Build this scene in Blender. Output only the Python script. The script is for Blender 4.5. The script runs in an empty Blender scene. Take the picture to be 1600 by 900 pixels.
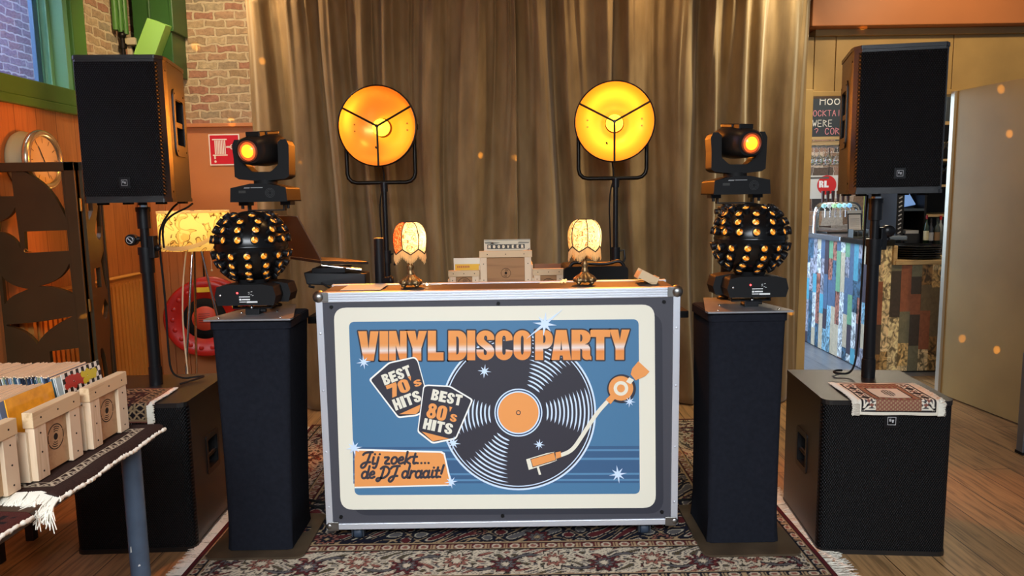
import bpy, math, random
import numpy as np
from mathutils import Vector, Matrix
from mathutils.geometry import tessellate_polygon

random.seed(7); np.random.seed(7)
S = bpy.context.scene
COL = S.collection
PI = math.pi
R = math.radians

# ------------------------------------------------------------------ camera
cam_d = bpy.data.cameras.new('camera'); cam_d.sensor_width = 36.0; cam_d.lens = 25.875
cam_d.clip_start = 0.05; cam_d.clip_end = 100
cam = bpy.data.objects.new('camera', cam_d); COL.objects.link(cam)
cam.matrix_world = (Matrix.Translation((0, 0, 1.34)) @ Matrix.Rotation(R(90 - 7.137), 4, 'X')
                    @ Matrix.Rotation(R(-0.9), 4, 'Z'))
S.camera = cam

# ------------------------------------------------------------------ world, lights, exposure
S.view_settings.view_transform = 'Standard'
S.view_settings.look = 'None'
S.view_settings.exposure = 0.0
S.view_settings.gamma = 1.0
S.view_settings.use_curve_mapping = False
W = bpy.data.worlds.new('world'); S.world = W; W.use_nodes = True
W.node_tree.nodes['Background'].inputs[0].default_value = (0.62, 0.78, 1.0, 1)
W.node_tree.nodes['Background'].inputs[1].default_value = 0.22

def light(name, kind, loc, energy, color, target=None, parent=None, **kw):
    d = bpy.data.lights.new(name, kind); d.energy = energy; d.color = color
    for k, v in kw.items(): setattr(d, k, v)
    o = bpy.data.objects.new(name, d); COL.objects.link(o); o.location = loc
    if target is not None:
        o.rotation_euler = (Vector(target) - Vector(loc)).to_track_quat('-Z', 'Y').to_euler()
    if parent is not None: o.parent = parent; o.location = Vector(loc) - parent.location
    return o

WARM = (1.0, 0.66, 0.30); AMBER = (1.0, 0.42, 0.06); COOL = (0.66, 0.82, 1.0)
# daylight from the windows behind the photographer
light('window_daylight', 'AREA', (-0.1, -0.9, 2.35), 46, (0.88, 0.94, 1.0), (-0.15, 2.6, 0.15), shape='RECTANGLE', size=2.6, size_y=0.8, spread=R(80))
# warm lamps of the ceiling
light('ceiling_spot', 'SPOT', (1.72, 4.30, 3.0), 130, (1.0, 0.88, 0.62), (1.25, 4.6, 1.4), spot_size=R(75), spot_blend=0.9, shadow_soft_size=0.05)
light('ceiling_spot', 'SPOT', (-1.75, 4.30, 2.95), 55, (1.0, .70, .38), (-0.7, 4.6, 1.3), spot_size=R(80), spot_blend=0.9, shadow_soft_size=0.05)
light('ceiling_spot', 'SPOT', (1.1, 4.28, 2.95), 45, (1.0, .72, .40), (0.1, 4.6, 1.3), spot_size=R(80), spot_blend=0.9, shadow_soft_size=0.05)
light('ceiling_spot', 'SPOT', (-1.7, 4.0, 3.05), 85, (1.0, 0.78, 0.50), (-2.05, 5.1, 1.9), spot_size=R(90), spot_blend=0.9, shadow_soft_size=0.05)
light('ceiling_spot', 'SPOT', (-1.0, 2.9, 3.05), 50, AMBER, (-2.46, 3.7, 1.2), spot_size=R(80), spot_blend=0.8, shadow_soft_size=0.05)
light('ceiling_spot', 'SPOT', (2.5, 3.3, 3.05), 95, (1.0, .74, .42), (2.7, 4.75, 1.9), spot_size=R(80), spot_blend=0.8, shadow_soft_size=0.05)
light('ceiling_lamp', 'POINT', (0.0, 3.0, 2.95), 12, (1.0, 0.60, 0.24), shadow_soft_size=0.12)
# daylight of the bar room and outside the left window
light('bar_window_daylight', 'AREA', (1.0, 6.6, 1.5), 90, (0.55, 0.75, 1.0), (2.7, 6.4, 0.6), shape='RECTANGLE', size=1.6, size_y=1.6)
light('bar_light', 'POINT', (3.2, 5.75, 2.5), 20, (1.0, 0.82, 0.6), shadow_soft_size=0.1)
light('bar_light', 'POINT', (2.9, 5.9, 2.1), 9, (1.0, 0.86, 0.6), shadow_soft_size=0.08)  # extra lamp added to warm and brighten the olive pier
light('bar_light', 'POINT', (3.3, 7.2, 2.6), 60, (1.0, 0.86, 0.66), shadow_soft_size=0.1)
light('outside_daylight', 'AREA', (-3.0, 3.2, 4.2), 420, (0.62, 0.72, 1.0), (-3.9, 4.4, 2.3), shape='RECTANGLE', size=2.0, size_y=2.0)

# ------------------------------------------------------------------ materials
def lin(c):
    return tuple(((x / 255) / 12.92 if x / 255 <= 0.04045 else ((x / 255 + 0.055) / 1.055) ** 2.4) for x in c[:3])

MATS = {}
def base_mat(name):
    m = bpy.data.materials.new(name); m.use_nodes = True
    nt = m.node_tree; b = nt.nodes['Principled BSDF']
    return m, nt, b
def N(nt, t, **kw):
    n = nt.nodes.new(t)
    for k, v in kw.items():
        if k in n.inputs: n.inputs[k].default_value = v
        else: setattr(n, k, v)
    return n
def coords(nt, scale=(1, 1, 1), rot=(0, 0, 0), kind='Object'):
    tc = N(nt, 'ShaderNodeTexCoord'); mp = N(nt, 'ShaderNodeMapping')
    mp.inputs['Scale'].default_value = scale; mp.inputs['Rotation'].default_value = rot
    nt.links.new(tc.outputs[kind], mp.inputs['Vector']); return mp.outputs['Vector']
def ramp(nt, fac, stops):
    r = N(nt, 'ShaderNodeValToRGB'); e = r.color_ramp.elements
    while len(e) < len(stops): e.new(0.5)
    for i, (p, c) in enumerate(stops): e[i].position = p; e[i].color = (*c, 1)
    nt.links.new(fac, r.inputs['Fac']); return r.outputs['Color']
BLK = 0.3
def M(name, col, rough=0.5, metal=0.0, var=0.0, scale=30, bump=0.0, bscale=200, emit=None, es=0.0, coat=0.0, spec=None):
    if name in MATS: return MATS[name]
    m, nt, b = base_mat(name); c = lin(col)
    b.inputs['Base Color'].default_value = (*c, 1); b.inputs['Roughness'].default_value = rough
    b.inputs['Metallic'].default_value = metal; b.inputs['Coat Weight'].default_value = coat
    if spec is None and max(col) < 30 and not metal: spec = BLK
    if spec is not None: b.inputs['Specular IOR Level'].default_value = spec
    if var:
        n = N(nt, 'ShaderNodeTexNoise', Scale=scale, Detail=4.0); nt.links.new(coords(nt), n.inputs['Vector'])
        o = ramp(nt, n.outputs['Fac'], [(0.3, tuple(x * (1 - var) for x in c)), (0.7, tuple(min(1, x * (1 + var)) for x in c))])
        nt.links.new(o, b.inputs['Base Color'])
    if bump:
        n = N(nt, 'ShaderNodeTexNoise', Scale=bscale, Detail=3.0); nt.links.new(coords(nt), n.inputs['Vector'])
        bp = N(nt, 'ShaderNodeBump', Strength=bump, Distance=0.002)
        nt.links.new(n.outputs['Fac'], bp.inputs['Height']); nt.links.new(bp.outputs['Normal'], b.inputs['Normal'])
    if emit:
        b.inputs['Emission Color'].default_value = (*lin(emit), 1); b.inputs['Emission Strength'].default_value = es
    MATS[name] = m; return m
def wood(name, c1, c2, axis='Z', scale=9, rough=0.6, knots=True):
    if name in MATS: return MATS[name]
    m, nt, b = base_mat(name)
    sc = {'X': (0.6, 9, 9), 'Y': (9, 0.6, 9), 'Z': (9, 9, 0.6)}[axis]
    v = coords(nt, tuple(s * scale / 9 for s in sc))
    n = N(nt, 'ShaderNodeTexNoise', Scale=3.0, Detail=6.0, Distortion=1.2); nt.links.new(v, n.inputs['Vector'])
    n2 = N(nt, 'ShaderNodeTexNoise', Scale=22.0, Detail=2.0); nt.links.new(v, n2.inputs['Vector'])
    mx = N(nt, 'ShaderNodeMath', operation='MULTIPLY_ADD'); mx.inputs[1].default_value = 0.3
    nt.links.new(n2.outputs['Fac'], mx.inputs[0]); nt.links.new(n.outputs['Fac'], mx.inputs[2])
    o = ramp(nt, mx.outputs[0], [(0.42, lin(c2)), (0.62, lin(c1)), (0.9, lin(c1))])
    nt.links.new(o, b.inputs['Base Color']); b.inputs['Roughness'].default_value = rough
    MATS[name] = m; return m
def attr_mat(name, rough=0.95, bump=0.0, bscale=500):
    if name in MATS: return MATS[name]
    m, nt, b = base_mat(name)
    a = N(nt, 'ShaderNodeAttribute', attribute_name='pattern'); nt.links.new(a.outputs['Color'], b.inputs['Base Color'])
    b.inputs['Roughness'].default_value = rough; b.inputs['Specular IOR Level'].default_value = 0.15
    if bump:
        n = N(nt, 'ShaderNodeTexNoise', Scale=bscale, Detail=2.0); nt.links.new(coords(nt), n.inputs['Vector'])
        bp = N(nt, 'ShaderNodeBump', Strength=bump, Distance=0.004)
        nt.links.new(n.outputs['Fac'], bp.inputs['Height']); nt.links.new(bp.outputs['Normal'], b.inputs['Normal'])
    MATS[name] = m; return m
def brick_mat(name, bw, bh, cols, mortar, rot=(0, 0, 0), bump=0.8, msize=0.008, rough=0.9):
    m, nt, b = base_mat(name)
    v = coords(nt, (1, 1, 1), rot)
    nz = N(nt, 'ShaderNodeTexNoise', Scale=14.0, Detail=3.0); nt.links.new(v, nz.inputs['Vector'])
    ad = N(nt, 'ShaderNodeMixRGB', blend_type='LINEAR_LIGHT'); ad.inputs['Fac'].default_value = 0.022
    nt.links.new(v, ad.inputs['Color1']); nt.links.new(nz.outputs['Color'], ad.inputs['Color2'])
    br = N(nt, 'ShaderNodeTexBrick'); br.offset = 0.5
    for k, val in {'Scale': 1.0, 'Mortar Size': msize, 'Mortar Smooth': 0.3, 'Brick Width': bw, 'Row Height': bh, 'Bias': 0.0}.items():
        br.inputs[k].default_value = val
    br.inputs['Color1'].default_value = (0, 0, 0, 1); br.inputs['Color2'].default_value = (1, 1, 1, 1)
    br.inputs['Mortar'].default_value = (0.5, 0.5, 0.5, 1)
    nt.links.new(ad.outputs['Color'], br.inputs['Vector'])
    o = ramp(nt, br.outputs['Color'], [((i + 0.5) / len(cols), lin(c)) for i, c in enumerate(cols)])
    n2 = N(nt, 'ShaderNodeTexNoise', Scale=45.0, Detail=5.0); nt.links.new(v, n2.inputs['Vector'])
    mu = N(nt, 'ShaderNodeMixRGB', blend_type='OVERLAY'); mu.inputs['Fac'].default_value = 0.6
    nt.links.new(o, mu.inputs['Color1']); nt.links.new(n2.outputs['Fac'], mu.inputs['Color2'])
    fm = N(nt, 'ShaderNodeMixRGB'); fm.inputs['Color2'].default_value = (*lin(mortar), 1)
    nt.links.new(br.outputs['Fac'], fm.inputs['Fac']); nt.links.new(mu.outputs['Color'], fm.inputs['Color1'])
    nt.links.new(fm.outputs['Color'], b.inputs['Base Color']); b.inputs['Roughness'].default_value = rough
    h = N(nt, 'ShaderNodeMath', operation='MULTIPLY_ADD'); h.inputs[1].default_value = -1.0
    nt.links.new(br.outputs['Fac'], h.inputs[0]); nt.links.new(n2.outputs['Fac'], h.inputs[2])
    bp = N(nt, 'ShaderNodeBump', Strength=bump, Distance=0.008)
    nt.links.new(h.outputs[0], bp.inputs['Height']); nt.links.new(bp.outputs['Normal'], b.inputs['Normal'])
    return m
def plank_mat(name, pw, pl, cols, gap, rot, rough=0.45, grain=True):
    m, nt, b = base_mat(name)
    v = coords(nt, (1, 1, 1), rot)
    br = N(nt, 'ShaderNodeTexBrick'); br.offset = 0.37
    for k, val in {'Scale': 1.0, 'Mortar Size': 0.0022, 'Mortar Smooth': 0.1, 'Brick Width': pl, 'Row Height': pw, 'Bias': 0.0}.items():
        br.inputs[k].default_value = val
    br.inputs['Color1'].default_value = (0, 0, 0, 1); br.inputs['Color2'].default_value = (1, 1, 1, 1)
    nt.links.new(v, br.inputs['Vector'])
    o = ramp(nt, br.outputs['Color'], [((i + 0.5) / len(cols), lin(c)) for i, c in enumerate(cols)])
    mp = N(nt, 'ShaderNodeMapping'); mp.inputs['Scale'].default_value = (1.5, 22, 10); nt.links.new(v, mp.inputs['Vector'])
    n = N(nt, 'ShaderNodeTexNoise', Scale=2.5, Detail=7.0, Distortion=0.8); nt.links.new(mp.outputs['Vector'], n.inputs['Vector'])
    gr = ramp(nt, n.outputs['Fac'], [(0.36, (0.38, 0.38, 0.38)), (0.5, (0.85, 0.85, 0.85)), (0.7, (1.1, 1.1, 1.1))])
    mu = N(nt, 'ShaderNodeMixRGB', blend_type='MULTIPLY'); mu.inputs['Fac'].default_value = 0.8 if grain else 0.3
    nt.links.new(o, mu.inputs['Color1']); nt.links.new(gr, mu.inputs['Color2'])
    fm = N(nt, 'ShaderNodeMixRGB'); fm.inputs['Color2'].default_value = (*lin(gap), 1)
    nt.links.new(br.outputs['Fac'], fm.inputs['Fac']); nt.links.new(mu.outputs['Color'], fm.inputs['Color1'])
    nt.links.new(fm.outputs['Color'], b.inputs['Base Color']); b.inputs['Roughness'].default_value = rough
    h = N(nt, 'ShaderNodeMath', operation='MULTIPLY_ADD'); h.inputs[1].default_value = -1.0
    nt.links.new(br.outputs['Fac'], h.inputs[0]); nt.links.new(n.outputs['Fac'], h.inputs[2])
    bp = N(nt, 'ShaderNodeBump', Strength=0.25, Distance=0.003)
    nt.links.new(h.outputs[0], bp.inputs['Height']); nt.links.new(bp.outputs['Normal'], b.inputs['Normal'])
    return m
def grille_mat(name):
    m, nt, b = base_mat(name)
    tc = N(nt, 'ShaderNodeTexCoord'); sx = N(nt, 'ShaderNodeSeparateXYZ'); nt.links.new(tc.outputs['Object'], sx.inputs[0])
    def wave(src, f, off=0.0):
        a = N(nt, 'ShaderNodeMath', operation='MULTIPLY_ADD'); a.inputs[1].default_value = f; a.inputs[2].default_value = off
        nt.links.new(src, a.inputs[0])
        s = N(nt, 'ShaderNodeMath', operation='SINE'); nt.links.new(a.outputs[0], s.inputs[0]); return s.outputs[0]
    k = 2 * PI / 0.0085
    p = N(nt, 'ShaderNodeMath', operation='MULTIPLY'); nt.links.new(wave(sx.outputs[0], k), p.inputs[0]); nt.links.new(wave(sx.outputs[2], k * 0.6), p.inputs[1])
    o = ramp(nt, p.outputs[0], [(0.3, (0.0012, 0.0012, 0.0014)), (0.6, (0.027, 0.027, 0.030))])
    nt.links.new(o, b.inputs['Base Color']); b.inputs['Roughness'].default_value = 0.5; b.inputs['Specular IOR Level'].default_value = 0.18
    bp = N(nt, 'ShaderNodeBump', Strength=0.7, Distance=0.003)
    nt.links.new(p.outputs[0], bp.inputs['Height']); nt.links.new(bp.outputs['Normal'], b.inputs['Normal'])
    return m
def shade_mat(name, col, trans=0.75, pat=None):
    m, nt, b = base_mat(name)
    out = nt.nodes['Material Output']; nt.nodes.remove(b)
    d = N(nt, 'ShaderNodeBsdfDiffuse'); t = N(nt, 'ShaderNodeBsdfTranslucent'); mx = N(nt, 'ShaderNodeMixShader'); mx.inputs[0].default_value = trans
    c = (*lin(col), 1); d.inputs[0].default_value = c; t.inputs[0].default_value = c
    if pat:
        v = coords(nt)
        n = N(nt, 'ShaderNodeTexNoise', Scale=pat[0], Detail=1.5, Distortion=2.0); nt.links.new(v, n.inputs['Vector'])
        st = [(0.0, lin(col)), (0.485, lin(col)), (0.5, lin(pat[1])), (0.52, lin(pat[1])), (0.535, lin(pat[2])), (0.62, lin(pat[2])), (0.635, lin(col))]
        o = ramp(nt, n.outputs['Fac'], st); nt.links.new(o, d.inputs[0]); nt.links.new(o, t.inputs[0])
    nt.links.new(d.outputs[0], mx.inputs[1]); nt.links.new(t.outputs[0], mx.inputs[2]); nt.links.new(mx.outputs[0], out.inputs[0])
    return m
def emis(name, col, s):
    if name in MATS: return MATS[name]
    m, nt, b = base_mat(name); b.inputs['Base Color'].default_value = (*lin(col), 1); b.inputs['Roughness'].default_value = 0.2
    b.inputs['Emission Color'].default_value = (*lin(col), 1); b.inputs['Emission Strength'].default_value = s
    MATS[name] = m; return m
def glass(name, tint=(0.95, 0.97, 0.97), rough=0.02):
    if name in MATS: return MATS[name]
    m, nt, b = base_mat(name); b.inputs['Base Color'].default_value = (*tint, 1); b.inputs['Roughness'].default_value = rough
    b.inputs['Transmission Weight'].default_value = 1.0; b.inputs['IOR'].default_value = 1.3
    MATS[name] = m; return m

black = M('black_textured_paint', (26, 25, 25), 0.32, bump=0.4, bscale=420, spec=.6)
black_s = M('black_satin', (22, 22, 24), 0.35)
black_m = M('black_matte', (12, 12, 13), 0.8)
gloss_black = M('black_gloss', (16, 15, 15), 0.22)
alu = M('aluminium', (218, 222, 230), 0.42, 0.65, bump=0.05)
alu_dull = M('aluminium_plate', (176, 176, 178), 0.42, 0.9, var=0.1)
chrome = M('chrome', (220, 220, 220), 0.12, 1.0)
dark_metal = M('dark_metal', (30, 24, 18), 0.38, 0.6)
panel_grey = M('panel_dark_grey', (62, 62, 70), 0.6)
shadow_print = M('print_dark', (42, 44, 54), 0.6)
cream = M('print_cream', (226, 221, 203), 0.5)
orange_p = M('print_orange', (228, 150, 82), 0.5)
white_p = M('print_white', (238, 238, 232), 0.5)
ice_p = M('print_ice_blue', (206, 224, 248), 0.5)
ink_p = M('print_ink', (47, 46, 56), 0.5)
navy_p = M('print_navy', (38, 62, 96), 0.5)
stripe_d = M('print_stripe_dark', (54, 90, 128), 0.5)
stripe_l = M('print_stripe_light', (84, 132, 170), 0.5)
screw_m = M('screw', (24, 24, 26), 0.4, 0.5)
pine = wood('pine', (216, 188, 152), (188, 154, 114), 'Y')
pine_z = wood('pine_upright', (218, 192, 160), (192, 160, 124), 'Z')
pine_x = wood('pine_lengthwise', (208, 178, 138), (178, 144, 102), 'X')
ply = wood('plywood', (186, 146, 104), (160, 118, 80), 'Y', 5)
ply_x = wood('plywood_back', (160, 114, 68), (128, 86, 48), 'X', 5)
burn = M('burned_ink', (28, 20, 16), 0.9)
velvet = None
green_paint = M('green_paint', (72, 118, 48), 0.38, var=0.08, scale=6)
daylit_teal = M('daylit_reveal', (110, 170, 130), 0.5)  # green reveal with the teal cast of daylight put into its colour
lime = M('lime_paint', (146, 196, 92), 0.5)
orange_wall = plank_mat('orange_boards', 0.17, 4.0, [(190, 124, 72), (196, 130, 76), (184, 118, 68)], (120, 70, 36), (0, R(90), 0), 0.5, False)
orange_paint = M('orange_paint', (188, 120, 72), 0.45, var=0.06, scale=3)
grille = grille_mat('speaker_grille')
white_thread = M('white_thread', (226, 220, 204), 0.95)

# ------------------------------------------------------------------ mesh builder
class MB:
    def __init__(s, o=(0, 0, 0)): s.v = []; s.f = []; s.m = []; s.s = []; s.o = Vector(o); s.mats = []; s.cur = 0; s.T = None
    def mat(s, m):
        if m not in s.mats: s.mats.append(m)
        s.cur = s.mats.index(m); return s
    def add(s, vs, fs, smooth=False):
        b = len(s.v)
        for p in vs:
            p = Vector(p)
            if s.T is not None: p = s.T @ p
            s.v.append(p)
        for f in fs: s.f.append([b + i for i in f]); s.m.append(s.cur); s.s.append(smooth)
        return s
    def box(s, c, d, T=None):
        x, y, z = d[0] / 2, d[1] / 2, d[2] / 2
        vs = [Vector((sx * x, sy * y, sz * z)) for sz in (-1, 1) for sy in (-1, 1) for sx in (-1, 1)]
        if T is not None: vs = [T @ v for v in vs]
        vs = [v + Vector(c) for v in vs]
        return s.add(vs, [(0, 2, 3, 1), (4, 5, 7, 6), (0, 1, 5, 4), (2, 6, 7, 3), (0, 4, 6, 2), (1, 3, 7, 5)])
    def bb(s, lo, hi): return s.box([(a + b) / 2 for a, b in zip(lo, hi)], [b - a for a, b in zip(lo, hi)])
    def hexa(s, p):      # eight corners: 4 bottom loop, 4 top loop
        return s.add(p, [(3, 2, 1, 0), (4, 5, 6, 7), (0, 1, 5, 4), (1, 2, 6, 5), (2, 3, 7, 6), (3, 0, 4, 7)])
    def rings(s, rs, cap=True, closed=True, smooth=True):
        n = len(rs[0]); b = [p for r in rs for p in r]; fs = []
        for k in range(len(rs) - 1):
            for i in range(n if closed else n - 1):
                j = (i + 1) % n; fs.append((k * n + i, k * n + j, (k + 1) * n + j, (k + 1) * n + i))
        s.add(b, fs, smooth)
        if cap:
            for r in (rs[0][::-1], rs[-1]): s.add(r, [tuple(range(n))])
        return s
    def cyl(s, p0, p1, r0, r1=None, n=16, cap=True):
        p0, p1 = Vector(p0), Vector(p1); r1 = r0 if r1 is None else r1
        d = (p1 - p0).normalized(); a = d.orthogonal().normalized(); b = d.cross(a)
        rs = [[p + (a * math.cos(2 * PI * i / n) + b * math.sin(2 * PI * i / n)) * r for i in range(n)] for p, r in ((p0, r0), (p1, r1))]
        return s.rings(rs, cap)
    def tube(s, pts, r, n=8, closed=False):
        pts = [Vector(p) for p in pts]; L = len(pts); rs = []; prev = None
        for i in range(L):
            a = pts[i - 1] if (i > 0 or closed) else pts[i]; c = pts[(i + 1) % L] if (i < L - 1 or closed) else pts[i]
            d = (c - a).normalized()
            if prev is None: u = d.orthogonal().normalized()
            else:
                u = prev - d * prev.dot(d)
                u = u.normalized() if u.length > 1e-6 else d.orthogonal().normalized()
            prev = u; w = d.cross(u); rr = r[i] if isinstance(r, (list, tuple)) else r
            rs.append([pts[i] + (u * math.cos(2 * PI * k / n) + w * math.sin(2 * PI * k / n)) * rr for k in range(n)])
        if closed: rs.append(rs[0]); return s.rings(rs, False)
        return s.rings(rs, True)
    def lathe(s, prof, c=(0, 0, 0), axis='Z', n=32, lobes=None, cap=False):
        rs = []
        for r, h in prof:
            ring = []
            for i in range(n):
                t = 2 * PI * i / n; rr = r * (1 + (lobes[1] * math.cos(lobes[0] * t) if lobes else 0))
                a, b = rr * math.cos(t), rr * math.sin(t)
                p = {'Z': (a, b, h), 'Y': (a, h, b), 'X': (h, a, b)}[axis]
                ring.append(Vector(p) + Vector(c))
            rs.append(ring)
        return s.rings(rs, cap)
    def sphere(s, c, r, n=24, k=12, sc=(1, 1, 1)):
        rs = []
        for j in range(k + 1):
            a = -PI / 2 + PI * j / k; rr = max(math.cos(a), 1e-4)
            rs.append([Vector(c) + Vector((r * sc[0] * rr * math.cos(2 * PI * i / n), r * sc[1] * rr * math.sin(2 * PI * i / n), r * sc[2] * math.sin(a))) for i in range(n)])
        return s.rings(rs, False)
    def prism(s, poly, h, axis='Z', off=0.0, smooth=False):
        # poly 2D, extruded between off and off+h along axis
        f = {'Z': lambda a, b, t: (a, b, t), 'Y': lambda a, b, t: (a, t, b), 'X': lambda a, b, t: (t, a, b)}[axis]
        lo = [f(a, b, off) for a, b in poly]; hi = [f(a, b, off + h) for a, b in poly]
        n = len(poly); tri = tessellate_polygon([[Vector((a, b, 0)) for a, b in poly]])
        s.add(lo, tri); s.add(hi, tri)
        s.add(lo + hi, [(i, (i + 1) % n, n + (i + 1) % n, n + i) for i in range(n)], smooth)
        return s
    def prism_h(s, loops, h, axis='Y', off=0.0):
        f = {'Z': lambda a, b, t: (a, b, t), 'Y': lambda a, b, t: (a, t, b), 'X': lambda a, b, t: (t, a, b)}[axis]
        tri = tessellate_polygon([[Vector((a, b, 0)) for a, b in lp] for lp in loops])
        fl = [p for lp in loops for p in lp]
        for t in (off, off + h): s.add([f(a, b, t) for a, b in fl], tri)
        for lp in loops:
            n = len(lp)
            s.add([f(a, b, off) for a, b in lp] + [f(a, b, off + h) for a, b in lp], [(i, (i + 1) % n, n + (i + 1) % n, n + i) for i in range(n)])
        return s
    def build(s, name, parent=None, mats=None, bev=0.0, seg=2, weld=False):
        me = bpy.data.meshes.new(name)
        me.from_pydata([tuple(v - s.o) for v in s.v], [], s.f); me.update()
        for m in (mats or s.mats): me.materials.append(m)
        me.polygons.foreach_set('material_index', s.m); me.polygons.foreach_set('use_smooth', s.s)
        ob = bpy.data.objects.new(name, me); COL.objects.link(ob)
        if parent is not None: ob.parent = parent
        else: ob.location = s.o
        if bev:
            b = ob.modifiers.new('bevel', 'BEVEL'); b.width = bev; b.segments = seg; b.limit_method = 'ANGLE'; b.angle_limit = R(40)
        return ob

def tag(o, label=None, cat=None, group=None, kind=None):
    if label: o['label'] = label
    if cat: o['category'] = cat
    if group: o['group'] = group
    if kind: o['kind'] = kind
    return o
def thing(name, label, cat, loc=(0, 0, 0), rz=0.0, group=None):
    o = bpy.data.objects.new(name, None); o.empty_display_size = 0.05; COL.objects.link(o); o.location = loc; o.rotation_euler = (0, 0, rz)
    return tag(o, label, cat, group)
def copy_tree(o, parent=None):
    c = o.copy(); COL.objects.link(c)
    if parent is not None: c.parent = parent
    for ch in list(o.children): copy_tree(ch, c)
    return c
def struct(o): o['kind'] = 'structure'; return o
def carve(ob, cut):
    bpy.context.view_layer.update()
    md = ob.modifiers.new('cut', 'BOOLEAN'); md.object = cut; md.operation = 'DIFFERENCE'; md.solver = 'EXACT'
    dg = bpy.context.evaluated_depsgraph_get(); me = bpy.data.meshes.new_from_object(ob.evaluated_get(dg))
    ob.modifiers.remove(md); ob.data = me; bpy.data.objects.remove(cut)
def rrect(x0, x1, y0, y1, r, n=6):
    p = []
    for cx, cy, a in ((x1 - r, y1 - r, 0), (x0 + r, y1 - r, 90), (x0 + r, y0 + r, 180), (x1 - r, y0 + r, 270)):
        p += [(cx + r * math.cos(R(a + 90 * i / n)), cy + r * math.sin(R(a + 90 * i / n))) for i in range(n + 1)]
    return p
def arcp(cx, cy, rx, ry, a0, a1, n=8):
    return [(cx + rx * math.cos(R(a0 + (a1 - a0) * i / n)), cy + ry * math.sin(R(a0 + (a1 - a0) * i / n))) for i in range(n + 1)]
def smooth_pts(p, it=2):
    p = [Vector(q) for q in p]
    for _ in range(it):
        q = [p[0]]
        for a, b in zip(p, p[1:]): q += [a * 0.75 + b * 0.25, a * 0.25 + b * 0.75]
        p = q + [p[-1]]
    return p

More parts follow.
